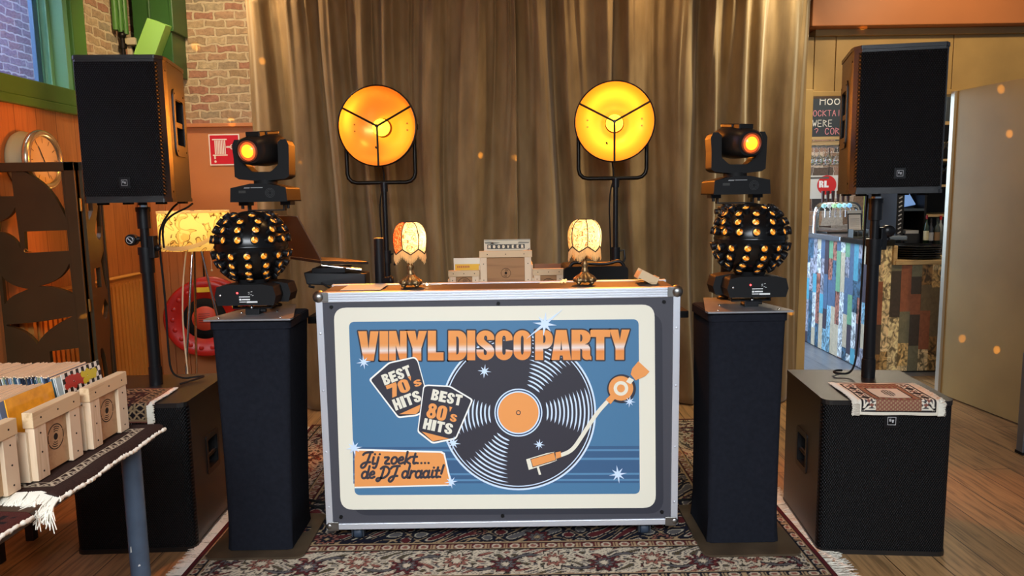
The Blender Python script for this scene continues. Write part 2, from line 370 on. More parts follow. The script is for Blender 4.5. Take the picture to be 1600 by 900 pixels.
# ------------------------------------------------------------------ letter shapes (unit boxes)
def glyphs():
    G = {}
    G['V'] = [[(0, 1), (.42, 1), (.51, .40), (.60, 1), (1, 1), (.76, 0), (.27, 0)]]
    G['I'] = [[(0, 0), (0, 1), (1, 1), (1, 0)]]
    G['N'] = [[(0, 0), (0, 1), (.40, 1), (.62, .45), (.62, 1), (1, 1), (1, 0), (.62, 0), (.38, .52), (.38, 0)]]
    G['Y'] = [[(0, 1), (.42, 1), (.51, .66), (.60, 1), (1, 1), (.72, .40), (.72, 0), (.29, 0), (.29, .40)]]
    G['L'] = [[(0, 0), (0, 1), (.52, 1), (.52, .27), (1, .27), (1, 0)]]
    G['D'] = [[(0, 0), (0, 1)] + arcp(.55, .70, .45, .30, 90, 0) + arcp(.55, .30, .45, .30, 0, -90), [(.44, .2), (.44, .8)] + arcp(.48, .66, .10, .14, 90, 0, 5) + arcp(.48, .34, .10, .14, 0, -90, 5)]
    G['O'] = [arcp(.5, .72, .5, .28, 0, 180, 14) + arcp(.5, .28, .5, .28, 180, 360, 14), arcp(.5, .70, .08, .12, 0, 180) + arcp(.5, .30, .08, .12, 180, 360)]
    G['C'] = [arcp(.5, .72, .5, .28, -10, 180, 14) + arcp(.5, .28, .5, .28, 180, 370, 14) + [(.60, .36)] + arcp(.5, .28, .1, .10, 0, -180) + arcp(.5, .72, .1, .10, 180, 0) + [(.60, .64)]]
    G['S'] = [[(1, .68)] + arcp(.5, .74, .5, .26, 0, 180, 12) + [(.02, .62), (.12, .53), (.40, .40), (.56, .31)] + arcp(.49, .25, .09, .08, 20, -180, 6) + [(.40, .36), (0, .36)] + arcp(.5, .27, .5, .27, 180, 360, 12) + [(.98, .38), (.86, .49), (.60, .60), (.44, .69)] + arcp(.51, .75, .09, .08, 200, 0, 6) + [(.60, .68)]]
    G['P'] = [[(0, 0), (0, 1), (.55, 1)] + arcp(.60, .69, .40, .31, 90, -90, 12) + [(.46, .38), (.46, 0)], [(.46, .84)] + arcp(.50, .70, .09, .13, 90, -90, 6) + [(.46, .57)]]
    G['A'] = [[(0, 0), (.24, 1), (.76, 1), (1, 0), (.60, 0), (.57, .15), (.43, .15), (.40, 0)], [(.455, .33), (.545, .33), (.5, .66)]]
    G['R'] = [[(0, 0), (0, 1), (.52, 1)] + arcp(.52, .75, .44, .25, 90, -70, 9) + [(.88, .50)] + arcp(.72, .36, .22, .14, 60, 0, 4) + [(.94, .16), (1.0, .10), (1.0, 0)] + arcp(.78, .14, .24, .14, -40, -180, 6)[1:] + [(.54, .34), (.44, .38), (.44, 0)], [(.44, .85)] + arcp(.47, .73, .08, .12, 90, -90, 6) + [(.44, .60)]]
    G['T'] = [[(0, 1), (1, 1), (1, .76), (.70, .76), (.70, 0), (.29, 0), (.29, .76), (0, .76)]]
    G['E'] = [[(0, 0), (0, 1), (1, 1), (1, .77), (.5, .77), (.5, .62), (.94, .62), (.94, .40), (.5, .40), (.5, .23), (1, .23), (1, 0)]]
    G['H'] = [[(0, 0), (0, 1), (.40, 1), (.40, .62), (.60, .62), (.60, 1), (1, 1), (1, 0), (.60, 0), (.60, .38), (.40, .38), (.40, 0)]]
    G['B'] = [[(0, 0), (0, 1), (.55, 1)] + arcp(.55, .76, .40, .24, 90, -70, 9) + arcp(.55, .27, .45, .27, 70, -90, 9), [(.40, .80)] + arcp(.48, .72, .1, .08, 90, -90, 5) + [(.40, .64)], [(.40, .42)] + arcp(.48, .32, .1, .1, 90, -90, 5) + [(.40, .22)]]
    G['7'] = [[(0, 1), (1, 1), (1, .78), (.62, 0), (.18, 0), (.52, .72), (0, .72)]]
    G['0'] = G['O']
    G['8'] = [arcp(.5, .76, .44, .24, -40, 220, 14) + arcp(.5, .28, .5, .28, 140, 400, 16), arcp(.5, .74, .10, .08, 0, 360)[:-1], arcp(.5, .28, .12, .10, 0, 360)[:-1]]
    G['W'] = [[(0, 1), (.22, 1), (.30, .4), (.40, .9), (.60, .9), (.70, .4), (.78, 1), (1, 1), (.82, 0), (.60, 0), (.5, .5), (.40, 0), (.18, 0)]]
    G['/'] = [[(.2, 1), (.8, 1), (.5, .5)]]
    return G
GL = glyphs()
class Flat:
    """flat printed shapes on a plane; f maps 2D design units to 3D at layer depth d"""
    def __init__(s, mb, f): s.mb = mb; s.f = f
    def poly(s, loops, d):
        if not isinstance(loops[0][0], (tuple, list, Vector)): loops = [loops]
        tri = tessellate_polygon([[Vector((p[0], p[1], 0)) for p in lp] for lp in loops])
        s.mb.add([s.f(p[0], p[1], d) for lp in loops for p in lp], tri)
    def disc(s, x, y, r, d, n=48, ry=None): s.poly([(x + r * math.cos(2 * PI * i / n), y + (ry or r) * math.sin(2 * PI * i / n)) for i in range(n)], d)
    def ring(s, x, y, r0, r1, d, a0=0, a1=360, n=64):
        vs = []; 
        for i in range(n + 1):
            a = R(a0 + (a1 - a0) * i / n); vs += [s.f(x + r0 * math.cos(a), y + r0 * math.sin(a), d), s.f(x + r1 * math.cos(a), y + r1 * math.sin(a), d)]
        s.mb.add(vs, [(2 * i, 2 * i + 1, 2 * i + 3, 2 * i + 2) for i in range(n)])
    def line(s, pts, w, d, closed=False, round_=True):
        P = [Vector((p[0], p[1])) for p in pts]
        P = [p for i, p in enumerate(P) if i == 0 or (p - P[i - 1]).length > 1e-7]
        if len(P) == 2 or closed or len(P) < 6:
            if closed: P = P + [P[0]]
            for i, (a, b) in enumerate(zip(P, P[1:])):
                t = b - a
                if t.length < 1e-7: continue
                n = Vector((-t.y, t.x)).normalized() * w / 2
                s.poly([tuple(a + n), tuple(a - n), tuple(b - n), tuple(b + n)], d + .03 * (i % 3))
        else:
            n_ = len(P); vs = []
            for i in range(n_):
                t = (P[min(i + 1, n_ - 1)] - P[max(i - 1, 0)]).normalized(); nn = Vector((-t.y, t.x)) * w / 2
                a, b = P[i] + nn, P[i] - nn; dd = d + .12 * i / n_; vs += [s.f(a.x, a.y, dd), s.f(b.x, b.y, dd)]
            s.mb.add(vs, [(2 * i, 2 * i + 1, 2 * i + 3, 2 * i + 2) for i in range(n_ - 1)]); P = [P[0], P[-1]]
        if round_:
            for i, p in enumerate(P): s.disc(p.x, p.y, w / 2, d + .14 + .015 * (i % 4), 10)
    def taper(s, pts, w, d):
        P = [Vector((p[0], p[1])) for p in pts]; n = len(P); vs = []
        for i in range(n):
            t = (P[min(i + 1, n - 1)] - P[max(i - 1, 0)]).normalized(); nn = Vector((-t.y, t.x)); u = i / (n - 1)
            h = w * min(1, 6 * min(u, 1 - u)) / 2
            a, b = P[i] + nn * h, P[i] - nn * h; vs += [s.f(a.x, a.y, d), s.f(b.x, b.y, d)]
        s.mb.add(vs, [(2 * i, 2 * i + 1, 2 * i + 3, 2 * i + 2) for i in range(n - 1)])
def place_glyph(ch, tf): return [[tf(a, b) for a, b in lp] for lp in GL[ch]]
def word(fl, text, x, y, w, h, d, gap=0.12, widths=None, ydown=True, rot=0.0, cx=0.0, cy=0.0, tf=None):
    """word in a box starting at x with baseline y (design units)"""
    ws = [(widths or {}).get(c, 0.5 if c == 'I' else 1.0) for c in text]
    tot = sum(ws) + gap * (len(text) - 1); k = w / tot; px = x
    for c, cw in zip(text, ws):
        if c != ' ':
            def t(a, b, px=px, cw=cw):
                X = px + a * cw * k; Y = (y - b * h) if ydown else (y + b * h)
                return tf(X, Y) if tf else (X, Y)
            fl.poly(place_glyph(c, t), d)
        px += (cw + gap) * k

# ------------------------------------------------------------------ room shell
m = MB(); m.mat(plank_mat('oak_floor', 0.17, 1.7, [(178, 138, 92), (190, 150, 102), (166, 128, 84), (184, 144, 96)], (56, 38, 20), (0, 0, R(90)), 0.42))
m.bb((-2.6, -1.0, -0.06), (6.5, 5.2, 0)); struct(m.build('floor'))
m = MB(); m.mat(plank_mat('bar_tiles', 0.30, 0.6, [(120, 122, 128), (130, 132, 138)], (70, 72, 76), (0, 0, R(90)), 0.35, False))
m.bb((0.6, 5.2, -0.06), (6.5, 9.0, 0)); struct(m.build('floor_bar'))
OLD = [(156, 130, 98), (174, 152, 116), (160, 120, 92), (182, 160, 124), (142, 128, 104), (168, 138, 104), (158, 112, 88)]
brick = brick_mat('old_brick', 0.135, 0.054, OLD, (196, 176, 142), (R(90), 0, 0), 0.9, 0.0075)
brick_l = brick_mat('old_brick_side', 0.135, 0.054, OLD, (196, 176, 142), (R(90), R(90), 0), 0.9, 0.0075)
m = MB(); m.mat(brick); m.bb((-2.56, 5.1, 1.85), (1.95, 5.25, 3.3))
m.mat(orange_paint); m.bb((-2.56, 5.07, 0), (1.95, 5.25, 1.85)); struct(m.build('wall_back'))
m = MB(); m.mat(orange_paint); m.bb((-2.42, 5.035, 1.83), (-1.4, 5.07, 1.855)); m.bb((-2.40, 5.05, 0), (-2.36, 5.07, 1.82)); m.bb((-2.30, 5.05, 0), (-2.26, 5.07, 1.82)); struct(m.build('trim_1', bev=0.004))
# left wall with the window opening (y 2.0 .. 4.40, z 1.83 .. 2.95)
m = MB(); m.mat(orange_wall); m.bb((-2.62, -1.0, 0), (-2.46, 5.1, 1.83))
m.mat(brick_l); m.bb((-2.62, 4.41, 1.83), (-2.46, 5.1, 3.3)); m.bb((-2.62, -1.0, 1.83), (-2.46, 2.2, 3.3)); m.bb((-2.62, 2.2, 2.95), (-2.46, 4.41, 3.3))
struct(m.build('wall_left'))
m = MB(); m.mat(M('ceiling_white', (170, 160, 144), 0.9)); m.bb((-2.62, -0.2, 3.3), (6.5, 9.0, 3.4)); struct(m.build('ceiling'))
# window
wn = thing('window_1', None, None, (-2.46, 3.3, 1.83)); struct(wn); o = (-2.46, 3.3, 1.83)
m = MB(o); m.mat(green_paint)
m.bb((-2.52, 2.2, 1.83), (-2.43, 4.42, 1.875)); m.bb((-2.54, 2.2, 1.875), (-2.445, 4.42, 1.97))
m.bb((-2.54, 4.29, 1.97), (-2.445, 4.42, 2.95)); m.bb((-2.54, 2.2, 2.84), (-2.445, 4.29, 2.95)); m.bb((-2.54, 2.2, 1.97), (-2.445, 2.33, 2.84))
m.build('window_frame', wn, bev=0.006)
m = MB(o); m.mat(daylit_teal); m.bb((-2.62, 4.25, 1.97), (-2.47, 4.30, 2.84)); m.bb((-2.555, 4.225, 1.97), (-2.545, 4.25, 2.84)); m.bb((-2.62, 2.2, 1.95), (-2.54, 4.30, 1.972)); m.build('window_reveal', wn, bev=0.003)
m = MB(o); m.mat(M('blue_grey_paint', (70, 100, 130), 0.5)); m.bb((-2.64, 4.21, 1.97), (-2.615, 4.26, 2.84)); m.build('outer_frame', wn, bev=0.003)
m = MB(o); m.mat(glass('window_glass')); m.bb((-2.606, 2.33, 1.972), (-2.600, 4.25, 2.84)); m.build('pane', wn)
m = MB(); m.mat(brick_mat('outside_brick', 0.20, 0.066, [(140, 130, 160), (160, 150, 184), (128, 116, 150), (150, 132, 160)], (196, 196, 220), (R(90), R(90), 0)))
m.bb((-4.4, -1, 0), (-4.2, 7.5, 6)); struct(m.build('wall_outside'))
# right: beam, boarded wall over the opening, jamb, far bar walls
m = MB(); m.mat(orange_paint); m.bb((1.86, 4.66, 2.34), (4.6, 4.9, 2.505)); struct(m.build('trim_2', bev=0.005))
gold_wood = M('gold_board', (178, 148, 92), 0.45, var=0.12, scale=4)
m = MB(); m.mat(gold_wood)
for a, b in ((1.86, 1.925), (1.93, 2.06), (2.065, 2.80), (2.805, 3.50), (3.505, 4.6)): m.bb((a, 4.78, 1.96), (b, 4.86, 2.30))
m.bb((1.92, 4.75, 2.30), (4.6, 4.86, 2.34)); m.mat(M('plaster_white', (210, 200, 180), 0.9)); m.bb((1.86, 4.84, 2.505), (4.6, 4.95, 3.3)); m.bb((2.98, 4.84, 0), (4.6, 4.95, 1.96))
struct(m.build('wall_right', bev=0.002))
m = MB(); m.mat(gold_wood); m.bb((1.845, 4.70, 0), (1.90, 4.90, 1.97)); m.bb((1.86, 4.74, 1.93), (2.86, 4.86, 1.962)); m.bb((2.90, 4.74, 0), (2.98, 4.90, 1.96)); struct(m.build('door_1', bev=0.004))
papers = brick_mat('paper_collage', 0.23, 0.16, [(190, 170, 150), (120, 80, 60), (210, 200, 186), (90, 70, 60), (176, 140, 110), (60, 54, 52)], (200, 190, 176), (R(90), 0, 0), 0.1, 0.002, 0.8)
m = MB(); m.mat(papers); m.bb((1.0, 8.2, 0), (6.5, 8.3, 3.3)); struct(m.build('wall_bar'))

# ------------------------------------------------------------------ curtains
def velvet_mat():
    m, nt, b = base_mat('khaki_velvet')
    n = N(nt, 'ShaderNodeTexNoise', Scale=3.0, Detail=6.0); nt.links.new(coords(nt, (4, 4, 1.2)), n.inputs['Vector'])
    o = ramp(nt, n.outputs['Fac'], [(0.3, lin((114, 90, 54))), (0.7, lin((142, 116, 76)))])
    nt.links.new(o, b.inputs['Base Color']); b.inputs['Roughness'].default_value = 0.75
    b.inputs['Sheen Weight'].default_value = 0.35; b.inputs['Sheen Roughness'].default_value = 0.4; b.inputs['Sheen Tint'].default_value = (1, 0.9, 0.7, 1)
    n2 = N(nt, 'ShaderNodeTexNoise', Scale=60.0, Detail=3.0); nt.links.new(coords(nt, (1, 1, 0.3)), n2.inputs['Vector'])
    bp = N(nt, 'ShaderNodeBump', Strength=0.25, Distance=0.004); nt.links.new(n2.outputs['Fac'], bp.inputs['Height']); nt.links.new(bp.outputs['Normal'], b.inputs['Normal'])
    return m
velvet = velvet_mat()
def curtain(x0, x1, y, ztop, label, seed, grp=None):
    nx, nz = int((x1 - x0) / 0.004), 70
    u = np.linspace(x0, x1, nx); z = np.concatenate([np.linspace(0.012, ztop - 0.12, nz - 14), np.linspace(ztop - 0.11, ztop, 14)])
    U, Z = np.meshgrid(u, z)
    h = Z / ztop; rng = np.random.RandomState(int(seed * 100))
    def folds(smin, smax, amin, amax):
        xs = [x0 - 0.2]
        while xs[-1] < x1 + 0.3: xs.append(xs[-1] + rng.uniform(smin, smax) * (0.5 if rng.rand() < 0.3 else 1.0))
        xs = np.array(xs); am = rng.uniform(amin, amax, len(xs)) * np.where(np.arange(len(xs)) % 2, 1, -1)
        def ev(q):
            i = np.clip(np.searchsorted(xs, q) - 1, 0, len(xs) - 2); t = (q - xs[i]) / (xs[i + 1] - xs[i]); t = t * t * (3 - 2 * t)
            return am[i] * (1 - t) + am[i + 1] * t
        return ev
    big, fine, tops = folds(0.07, 0.19, 0.020, 0.085), folds(0.03, 0.09, 0.002, 0.012), folds(0.025, 0.06, 0.004, 0.016)
    q = U + 0.030 * np.sin(Z * 1.3 + U * 2.3 + seed) + 0.012 * np.sin(Z * 2.9 + U * 5.0)
    f = big(q) * (0.80 + 0.25 * (1 - h)) + fine(U + 0.02 * np.sin(Z * 1.9 + U * 3)) + tops(U + 0.03 * np.sin(Z * 2 + U * 4)) * np.clip((h - 0.55) / 0.45, 0, 1)
    top = np.clip((Z - (ztop - 0.10)) / 0.10, 0, 1)
    f = f * (1 - 0.5 * top) + 0.012 * top * np.sin(2 * PI * U / 0.035 + 2 * np.sin(Z * 40))
    Xs = U
    V = np.stack([Xs, y + f, Z], -1).reshape(-1, 3)
    me = bpy.data.meshes.new('curtain'); idx = np.arange(nx * nz).reshape(nz, nx)
    q = np.stack([idx[:-1, :-1], idx[:-1, 1:], idx[1:, 1:], idx[1:, :-1]], -1).reshape(-1, 4)
    me.from_pydata(V.tolist(), [], q.tolist()); me.update(); me.materials.append(velvet)
    me.polygons.foreach_set('use_smooth', [True] * len(q))
    o = bpy.data.objects.new('curtain', me); COL.objects.link(o)
    md = o.modifiers.new('thick', 'SOLIDIFY'); md.thickness = 0.004
    return tag(o, label, 'curtain', grp)
curtain(-1.585, 0.041, 4.585, 2.60, 'khaki velvet curtain panel hanging behind the left dish lamp', 0.7)
curtain(0.042, 1.835, 4.60, 2.66, 'khaki velvet curtain panel hanging behind the right dish lamp beside the bar opening', 2.9)
m = MB(); m.mat(dark_metal); m.cyl((-1.62, 4.60, 2.69), (1.9, 4.60, 2.69), 0.014); tag(m.build('curtain_rod'), 'dark rod carrying the khaki curtains above the stage', 'rod')

# ------------------------------------------------------------------ rugs
def sm(x, a, b): return np.clip((x - a) / (b - a), 0, 1)
def palmette(U, V, cu, cv, r, C, pal):
    du, dv = U - cu, V - cv; rr = np.hypot(du, dv) / r; th = np.arctan2(dv, du)
    lob = 1 + 0.22 * np.cos(8 * th)
    for lim, c in ((1.0, pal[0]), (0.86, pal[1]), (0.62, pal[0]), (0.54, pal[2]), (0.30, pal[0]), (0.22, pal[3])):
        C[rr < lim * lob] = c
def rug_pattern(U, V, hw, hl, style):
    """U,V metres from the rug centre"""
    L = {k: np.array(lin(v)) for k, v in dict(cream=(190, 176, 152), navy=(20, 21, 34), red=(84, 32, 34), rose=(138, 88, 74), grey=(90, 86, 86), olive=(78, 68, 48), ink=(26, 20, 22), brown=(58, 40, 34), sand=(164, 138, 104), white=(230, 222, 204)).items()}
    C = np.zeros(U.shape + (3,)); e = np.minimum(hw - np.abs(U), hl - np.abs(V))
    side = (hw - np.abs(U)) < (hl - np.abs(V)); along = np.where(side, V, U)
    rng = np.random.RandomState(3)
    if style == 'persian':
        C[:] = L['navy']
        n1 = np.sin(U * 31 + 2.2 * np.sin(V * 17)) * np.sin(V * 29 + 2.1 * np.sin(U * 19 + 1)); C[np.abs(n1) < 0.05] = L['sand']; C[(n1 > 0.62)] = L['red']; C[(n1 < -0.62)] = L['grey']; C[(np.abs(n1 - 0.55) < 0.05)] = L['cream']; C[(np.abs(n1 + 0.62) < 0.05)] = L['cream']
        for i in range(150):
            palmette(U, V, rng.uniform(-hw, hw), rng.uniform(-hl, hl), rng.uniform(0.022, 0.055), C, [L['ink'], L[['cream', 'rose', 'sand', 'red'][i % 4]], L[['red', 'navy', 'rose', 'grey'][i % 4]], L['sand']])
        def band(a, b): return (e >= a) & (e < b)
        k = band(0.0, 0.30); C[k] = L['cream']
        w = 0.15 + 0.052 * np.sin(2 * PI * along / 0.36)       # main border vine
        bn = np.sin(along * 52 + 3 * np.sin(e * 40)) * np.sin(e * 62 + 2.5 * np.sin(along * 23))
        mb = band(0.055, 0.25)
        C[mb & (np.abs(bn) < 0.07)] = L['grey']; C[mb & (bn > 0.58)] = L['red']; C[mb & (bn > 0.82)] = L['rose']; C[mb & (bn < -0.6)] = L['grey']; C[mb & (bn < -0.78)] = L['olive']
        C[mb & (np.abs(np.abs(bn) - 0.58) < 0.05)] = L['ink']
        C[mb & (np.abs(e - w) < 0.011)] = L['ink']; C[mb & (np.abs(e - w) < 0.006)] = L['grey']
        A2 = np.mod(along + 0.09, 0.18) - 0.09; ix = np.floor((along + 0.09) / 0.18).astype(int)
        for par in (0, 1):
            mk = mb & ((ix % 2) == par)
            du, dv = A2, e - (0.152 + (0.015 if par else -0.015)); rr = np.hypot(du, dv) / (0.060 if par else 0.048); th = np.arctan2(dv, du); lob = 1 + 0.25 * np.cos(9 * th) - 0.1 * np.sin(th)
            for lim, c in ((1.06, 'ink'), (0.95, 'cream' if par else 'red'), (0.70, 'ink'), (0.62, 'rose' if par else 'grey'), (0.38, 'ink'), (0.30, 'cream')): C[mk & (rr < lim * lob)] = L[c]
        for a, b, bg in ((0.25, 0.30, 'red'), (0.018, 0.055, 'navy')):
            g = band(a, b); C[g] = L[bg]; t = np.mod(along, 0.07) / 0.07 - 0.5; q = (e - (a + b) / 2) / (b - a)
            C[g & (np.hypot(t * 1.3, q) < 0.36)] = L['cream']; C[g & (np.hypot(t * 1.3, q) < 0.22)] = L['rose']; C[g & (np.abs(np.abs(t) - 0.42) < 0.05) & (np.abs(q) < 0.3)] = L['sand']
        for a in (0.018, 0.055, 0.25, 0.30): C[np.abs(e - a) < 0.0035] = L['ink']; C[np.abs(e - a - 0.006) < 0.003] = L['sand']
        C[e < 0.018] = L['red']
    elif style == 'cream':
        C[:] = L['white']; end = (hl - np.abs(V)) < (hw - np.abs(U))
        k = e > 0.012; C[k] = L['ink']; k = (e > 0.016) & (e < 0.058); t = np.mod(along, 0.062) / 0.062 - 0.5; q = (e - 0.037) / 0.042
        C[k] = L['grey'] * 0.75; C[k & (np.abs(np.abs(t) - np.abs(q)) < 0.10)] = L['white']; C[k & (np.abs(t) + np.abs(q) < 0.17)] = L['rose']; C[k & (np.abs(t) > 0.43)] = L['ink']; C[k & (np.abs(t) < 0.3) & (np.abs(np.abs(q) - 0.40) < 0.06)] = L['white']; C[k & (np.abs(q) < 0.2) & (np.abs(np.abs(t) - .3) < .05)] = L['ink']
        k2 = end & (e > 0.016) & (e < 0.058) & (np.abs(U) < hw - 0.062); C[k2] = L['rose']; ck = (np.sin(U * 420) * np.sin(V * 420)) > 0.1; C[k2 & ck] = L['sand']
        k = (e >= 0.058) & (e < 0.062); C[k] = L['ink']; k = (e >= 0.062) & (e < 0.080); C[k] = L['rose'] * 1.2; ck = np.sin(along * 300) > 0.3; C[k & ck] = L['sand']; k = (e >= 0.080) & (e < 0.084); C[k] = L['ink']
        k = e >= 0.084; C[k] = L['white'] * 0.95; tt = np.sin(U * 330) * np.sin(V * 300 + 1)
        C[k & (np.hypot(U / 0.020, V / 0.042) < 1) & (np.abs(tt) > 0.3)] = L['ink']
    elif style == 'dark':
        C[:] = L['brown'] * 0.55; n1 = np.sin(U * 150 + 2 * np.sin(V * 90)) * np.sin(V * 160 + 2 * np.sin(U * 110)); C[n1 > 0.35] = L['sand'] * 0.7; C[np.abs(n1) < 0.12] = L['ink']; C[n1 < -0.6] = L['red'] * 0.7
        k = (e > 0.01) & (e < 0.05); t = np.mod(along, 0.03) / 0.03 - 0.5; q = (e - 0.03) / 0.04; C[k] = L['ink']; C[k & (np.abs(np.abs(t) - np.abs(q)) < 0.12)] = L['sand'] * 0.8
        C[e < 0.01] = L['rose'] * 0.6
        for a in (0.01, 0.05): C[np.abs(e - a) < 0.003] = L['sand'] * 0.6
    elif style == 'brown':
        C[:] = L['brown'] * 0.7; n = rng.rand(*U.shape); C *= (0.75 + 0.5 * n)[..., None]
        k = (e > 0.042) & (e < 0.064); t = np.mod(along, 0.030) / 0.030 - 0.5; q = (e - 0.053) / 0.022
        C[k & (np.abs(q - (1.6 * np.abs(t) - 0.4)) < 0.16)] = L['cream'] * 0.9; C[k & (np.abs(q + 0.25) < 0.1) & (np.abs(t) > 0.36)] = L['cream'] * 0.9
        for a in (0.042, 0.064): C[np.abs(e - a) < 0.0018] = L['cream'] * 0.9
        k = e > 0.125; tt = np.sin(U * 80) * np.sin(V * 80); C[k & (np.abs(tt) < 0.06)] = L['rose'] * 0.7
    elif style == 'maroon':
        C[:] = np.array(lin((70, 34, 30))); t = np.mod(along, 0.03) / 0.03 - 0.5; k = (e > 0.02) & (e < 0.05); C[k & (np.abs(t) < 0.2)] = L['ink']; C[np.abs(e - 0.06) < 0.004] = L['ink']
    return C
def rug(name, label, x0, x1, y0, y1, zf, step, style, thick=0.008, post=None, parent=None, hw=None):
    nx, ny = int((x1 - x0) / step) + 1, int((y1 - y0) / step) + 1
    X, Y = np.meshgrid(np.linspace(x0, x1, nx), np.linspace(y0, y1, ny)); cx, cy = (x0 + x1) / 2, (y0 + y1) / 2
    C = rug_pattern(X - cx, Y - cy, (x1 - x0) / 2, (y1 - y0) / 2, style)
    P = np.stack([X, Y, np.zeros_like(X)], -1); P = zf(P) if callable(zf) else P + np.array([0, 0, zf])
    P = P - np.array([cx, cy, 0]); P = P.reshape(-1, 3)
    idx = np.arange(nx * ny).reshape(ny, nx); q = np.stack([idx[:-1, :-1], idx[:-1, 1:], idx[1:, 1:], idx[1:, :-1]], -1).reshape(-1, 4)
    me = bpy.data.meshes.new(name); me.from_pydata(P.tolist(), [], q.tolist()); me.update()
    at = me.color_attributes.new('pattern', 'FLOAT_COLOR', 'POINT'); A = np.ones((nx * ny, 4), np.float32); A[:, :3] = C.reshape(-1, 3); at.data.foreach_set('color', A.ravel())
    me.materials.append(attr_mat('woven_wool', bump=0.4)); me.polygons.foreach_set('use_smooth', [True] * len(q))
    o = bpy.data.objects.new('pile' if parent is not None else name, me); COL.objects.link(o)
    md = o.modifiers.new('thick', 'SOLIDIFY'); md.thickness = thick; md.offset = -1
    if parent is not None: o.parent = parent; o.location = Vector((cx, cy, 0)) - parent.location
    else: o.location = (cx, cy, 0)
    return o
def fringe(name, parent, pts, dirs, length, n, mat, r=0.0016, seed=1, zf=None, curl=0.4, drop=False):
    """many loose threads along a polyline: points pts, outward dirs"""
    rng = random.Random(seed); m = MB(parent.location); m.mat(mat); L = len(pts)
    for i in range(n):
        u = rng.random() * (L - 1); k = int(u); t = u - k; a = Vector(pts[k]).lerp(Vector(pts[k + 1]), t); d = Vector(dirs[k]).normalized(); s = (Vector(pts[k + 1]) - Vector(pts[k])).normalized()
        l = length * rng.uniform(0.6, 1.15); w = rng.uniform(-curl, curl); p = [a - d * 0.006]
        for j in range(1, 4):
            f = j / 3; q = a + d * l * f + s * l * w * f * f + Vector((0, 0, rng.uniform(0, 0.004)))
            if drop: q.z -= l * 0.8 * f * f
            p.append(q)
        m.tube(p, [r, r, r, r * 0.6], 3)
    o = m.build(name, parent); o['kind'] = 'stuff'; return o
rg = thing('persian_rug', 'large dark persian rug with cream floral border under the flight case and towers', 'rug', (-0.04, 3.28, 0))
rug('persian_rug', None, -1.20, 1.12, 2.40, 4.24, 0.010, 0.0046, 'persian', parent=rg)
fringe('fringe', rg, [(1.12, 2.40, .006), (1.12, 3.2, .006), (1.12, 4.2, .006)], [(1, 0, 0)] * 3, 0.075, 900, white_thread, 0.0022, 2)
fringe('fringe', rg, [(-1.20, 2.40, .006), (-1.20, 3.2, .006), (-1.20, 4.2, .006)], [(-1, 0, 0)] * 3, 0.055, 800, white_thread, 0.0022, 3)

# ------------------------------------------------------------------ flight case with the printed sign
CX0, CX1, CY0, CY1, CZ0, CZ1 = -0.732, 0.626, 2.715, 3.00, 0.068, 0.993
co = ((CX0 + CX1) / 2, (CY0 + CY1) / 2, 0.010)
case = thing('flight_case', 'black flight case booth with aluminium edges and a printed disco sign on its front', 'flight case', co)
m = MB(co); m.mat(M('case_laminate', (40, 40, 44), 0.6)); m.bb((CX0 + .012, CY0 + .012, CZ0 + .012), (CX1 - .012, CY1 - .004, CZ1 - .004)); m.build('body', case)
m = MB(co); m.mat(panel_grey); m.bb((CX0 + .024, CY0 + .002, CZ0 + .02), (CX1 - .024, CY0 + .014, CZ1 - .034)); m.build('front_panel', case, bev=0.001)
def rail_prof(x0, x1):   # ribbed top rail facing the front
    m = MB(co); m.mat(alu)
    for k in range(4): m.bb((x0, CY0 - 0.004 + 0.0015 * (k % 2), CZ1 - 0.036 + k * 0.009), (x1, CY0 + 0.01, CZ1 - 0.0275 + k * 0.009))
    m.bb((x0, CY0 - 0.002, CZ1 - 0.004), (x1, CY0 + 0.034, CZ1)); return m.build('edge_rail', case, bev=0.0015)
rail_prof(CX0, CX1)
m = MB(co); m.mat(alu); m.bb((CX0, CY0 - .004, CZ0), (CX1, CY0 + .012, CZ0 + .024)); m.bb((CX0, CY0, CZ0), (CX1, CY0 + .03, CZ0 + .004)); m.build('edge_rail', case, bev=0.002)
for xa, xb in ((CX0, CX0 + .026), (CX1 - .026, CX1)):
    m = MB(co); m.mat(alu); m.bb((xa, CY0 - .004, CZ0), (xb, CY0 + .012, CZ1)); xs = xa if xa == CX0 else xb - .003; m.bb((xs, CY0, CZ0), (xs + .003, CY0 + .034, CZ1)); m.build('edge_rail', case, bev=0.002)
    for z in (0.16, 0.38, 0.62, 0.84):
        m = MB(co); m.mat(alu); m.sphere(((xa + xb) / 2, CY0 - .004, z), 0.005, 10, 6, (1, .5, 1)); m.build('rivet', case)
for y in (CY1 - 0.02,):
    m = MB(co); m.mat(alu); m.bb((CX0, y - .012, CZ1 - .03), (CX1, y + .02, CZ1 - .001)); m.bb((CX0, y - .012, CZ0), (CX1, y + .02, CZ0 + .02)); m.bb((CX0, y - .012, CZ0), (CX0 + .003, y + .02, CZ1)); m.bb((CX1 - .003, y - .012, CZ0), (CX1, y + .02, CZ1)); m.build('rear_rail', case, bev=0.002)
for x in (CX0 + .012, CX1 - .012):
    for z, rr in ((CZ1 - .016, .024), (CZ0 + .014, .018)):
        m = MB(co); m.mat(M('corner_steel', (150, 148, 144), 0.38, 1.0)); m.sphere((x, CY0 + .008, z), rr, 20, 12); sg = 1 if x < 0 else -1
        m.bb((x - .006 if sg > 0 else x - .036, CY0 - .007, z - .018), (x + .036 if sg > 0 else x + .006, CY0 + .004, z + .018)); m.build('ball_corner', case, bev=0.002)
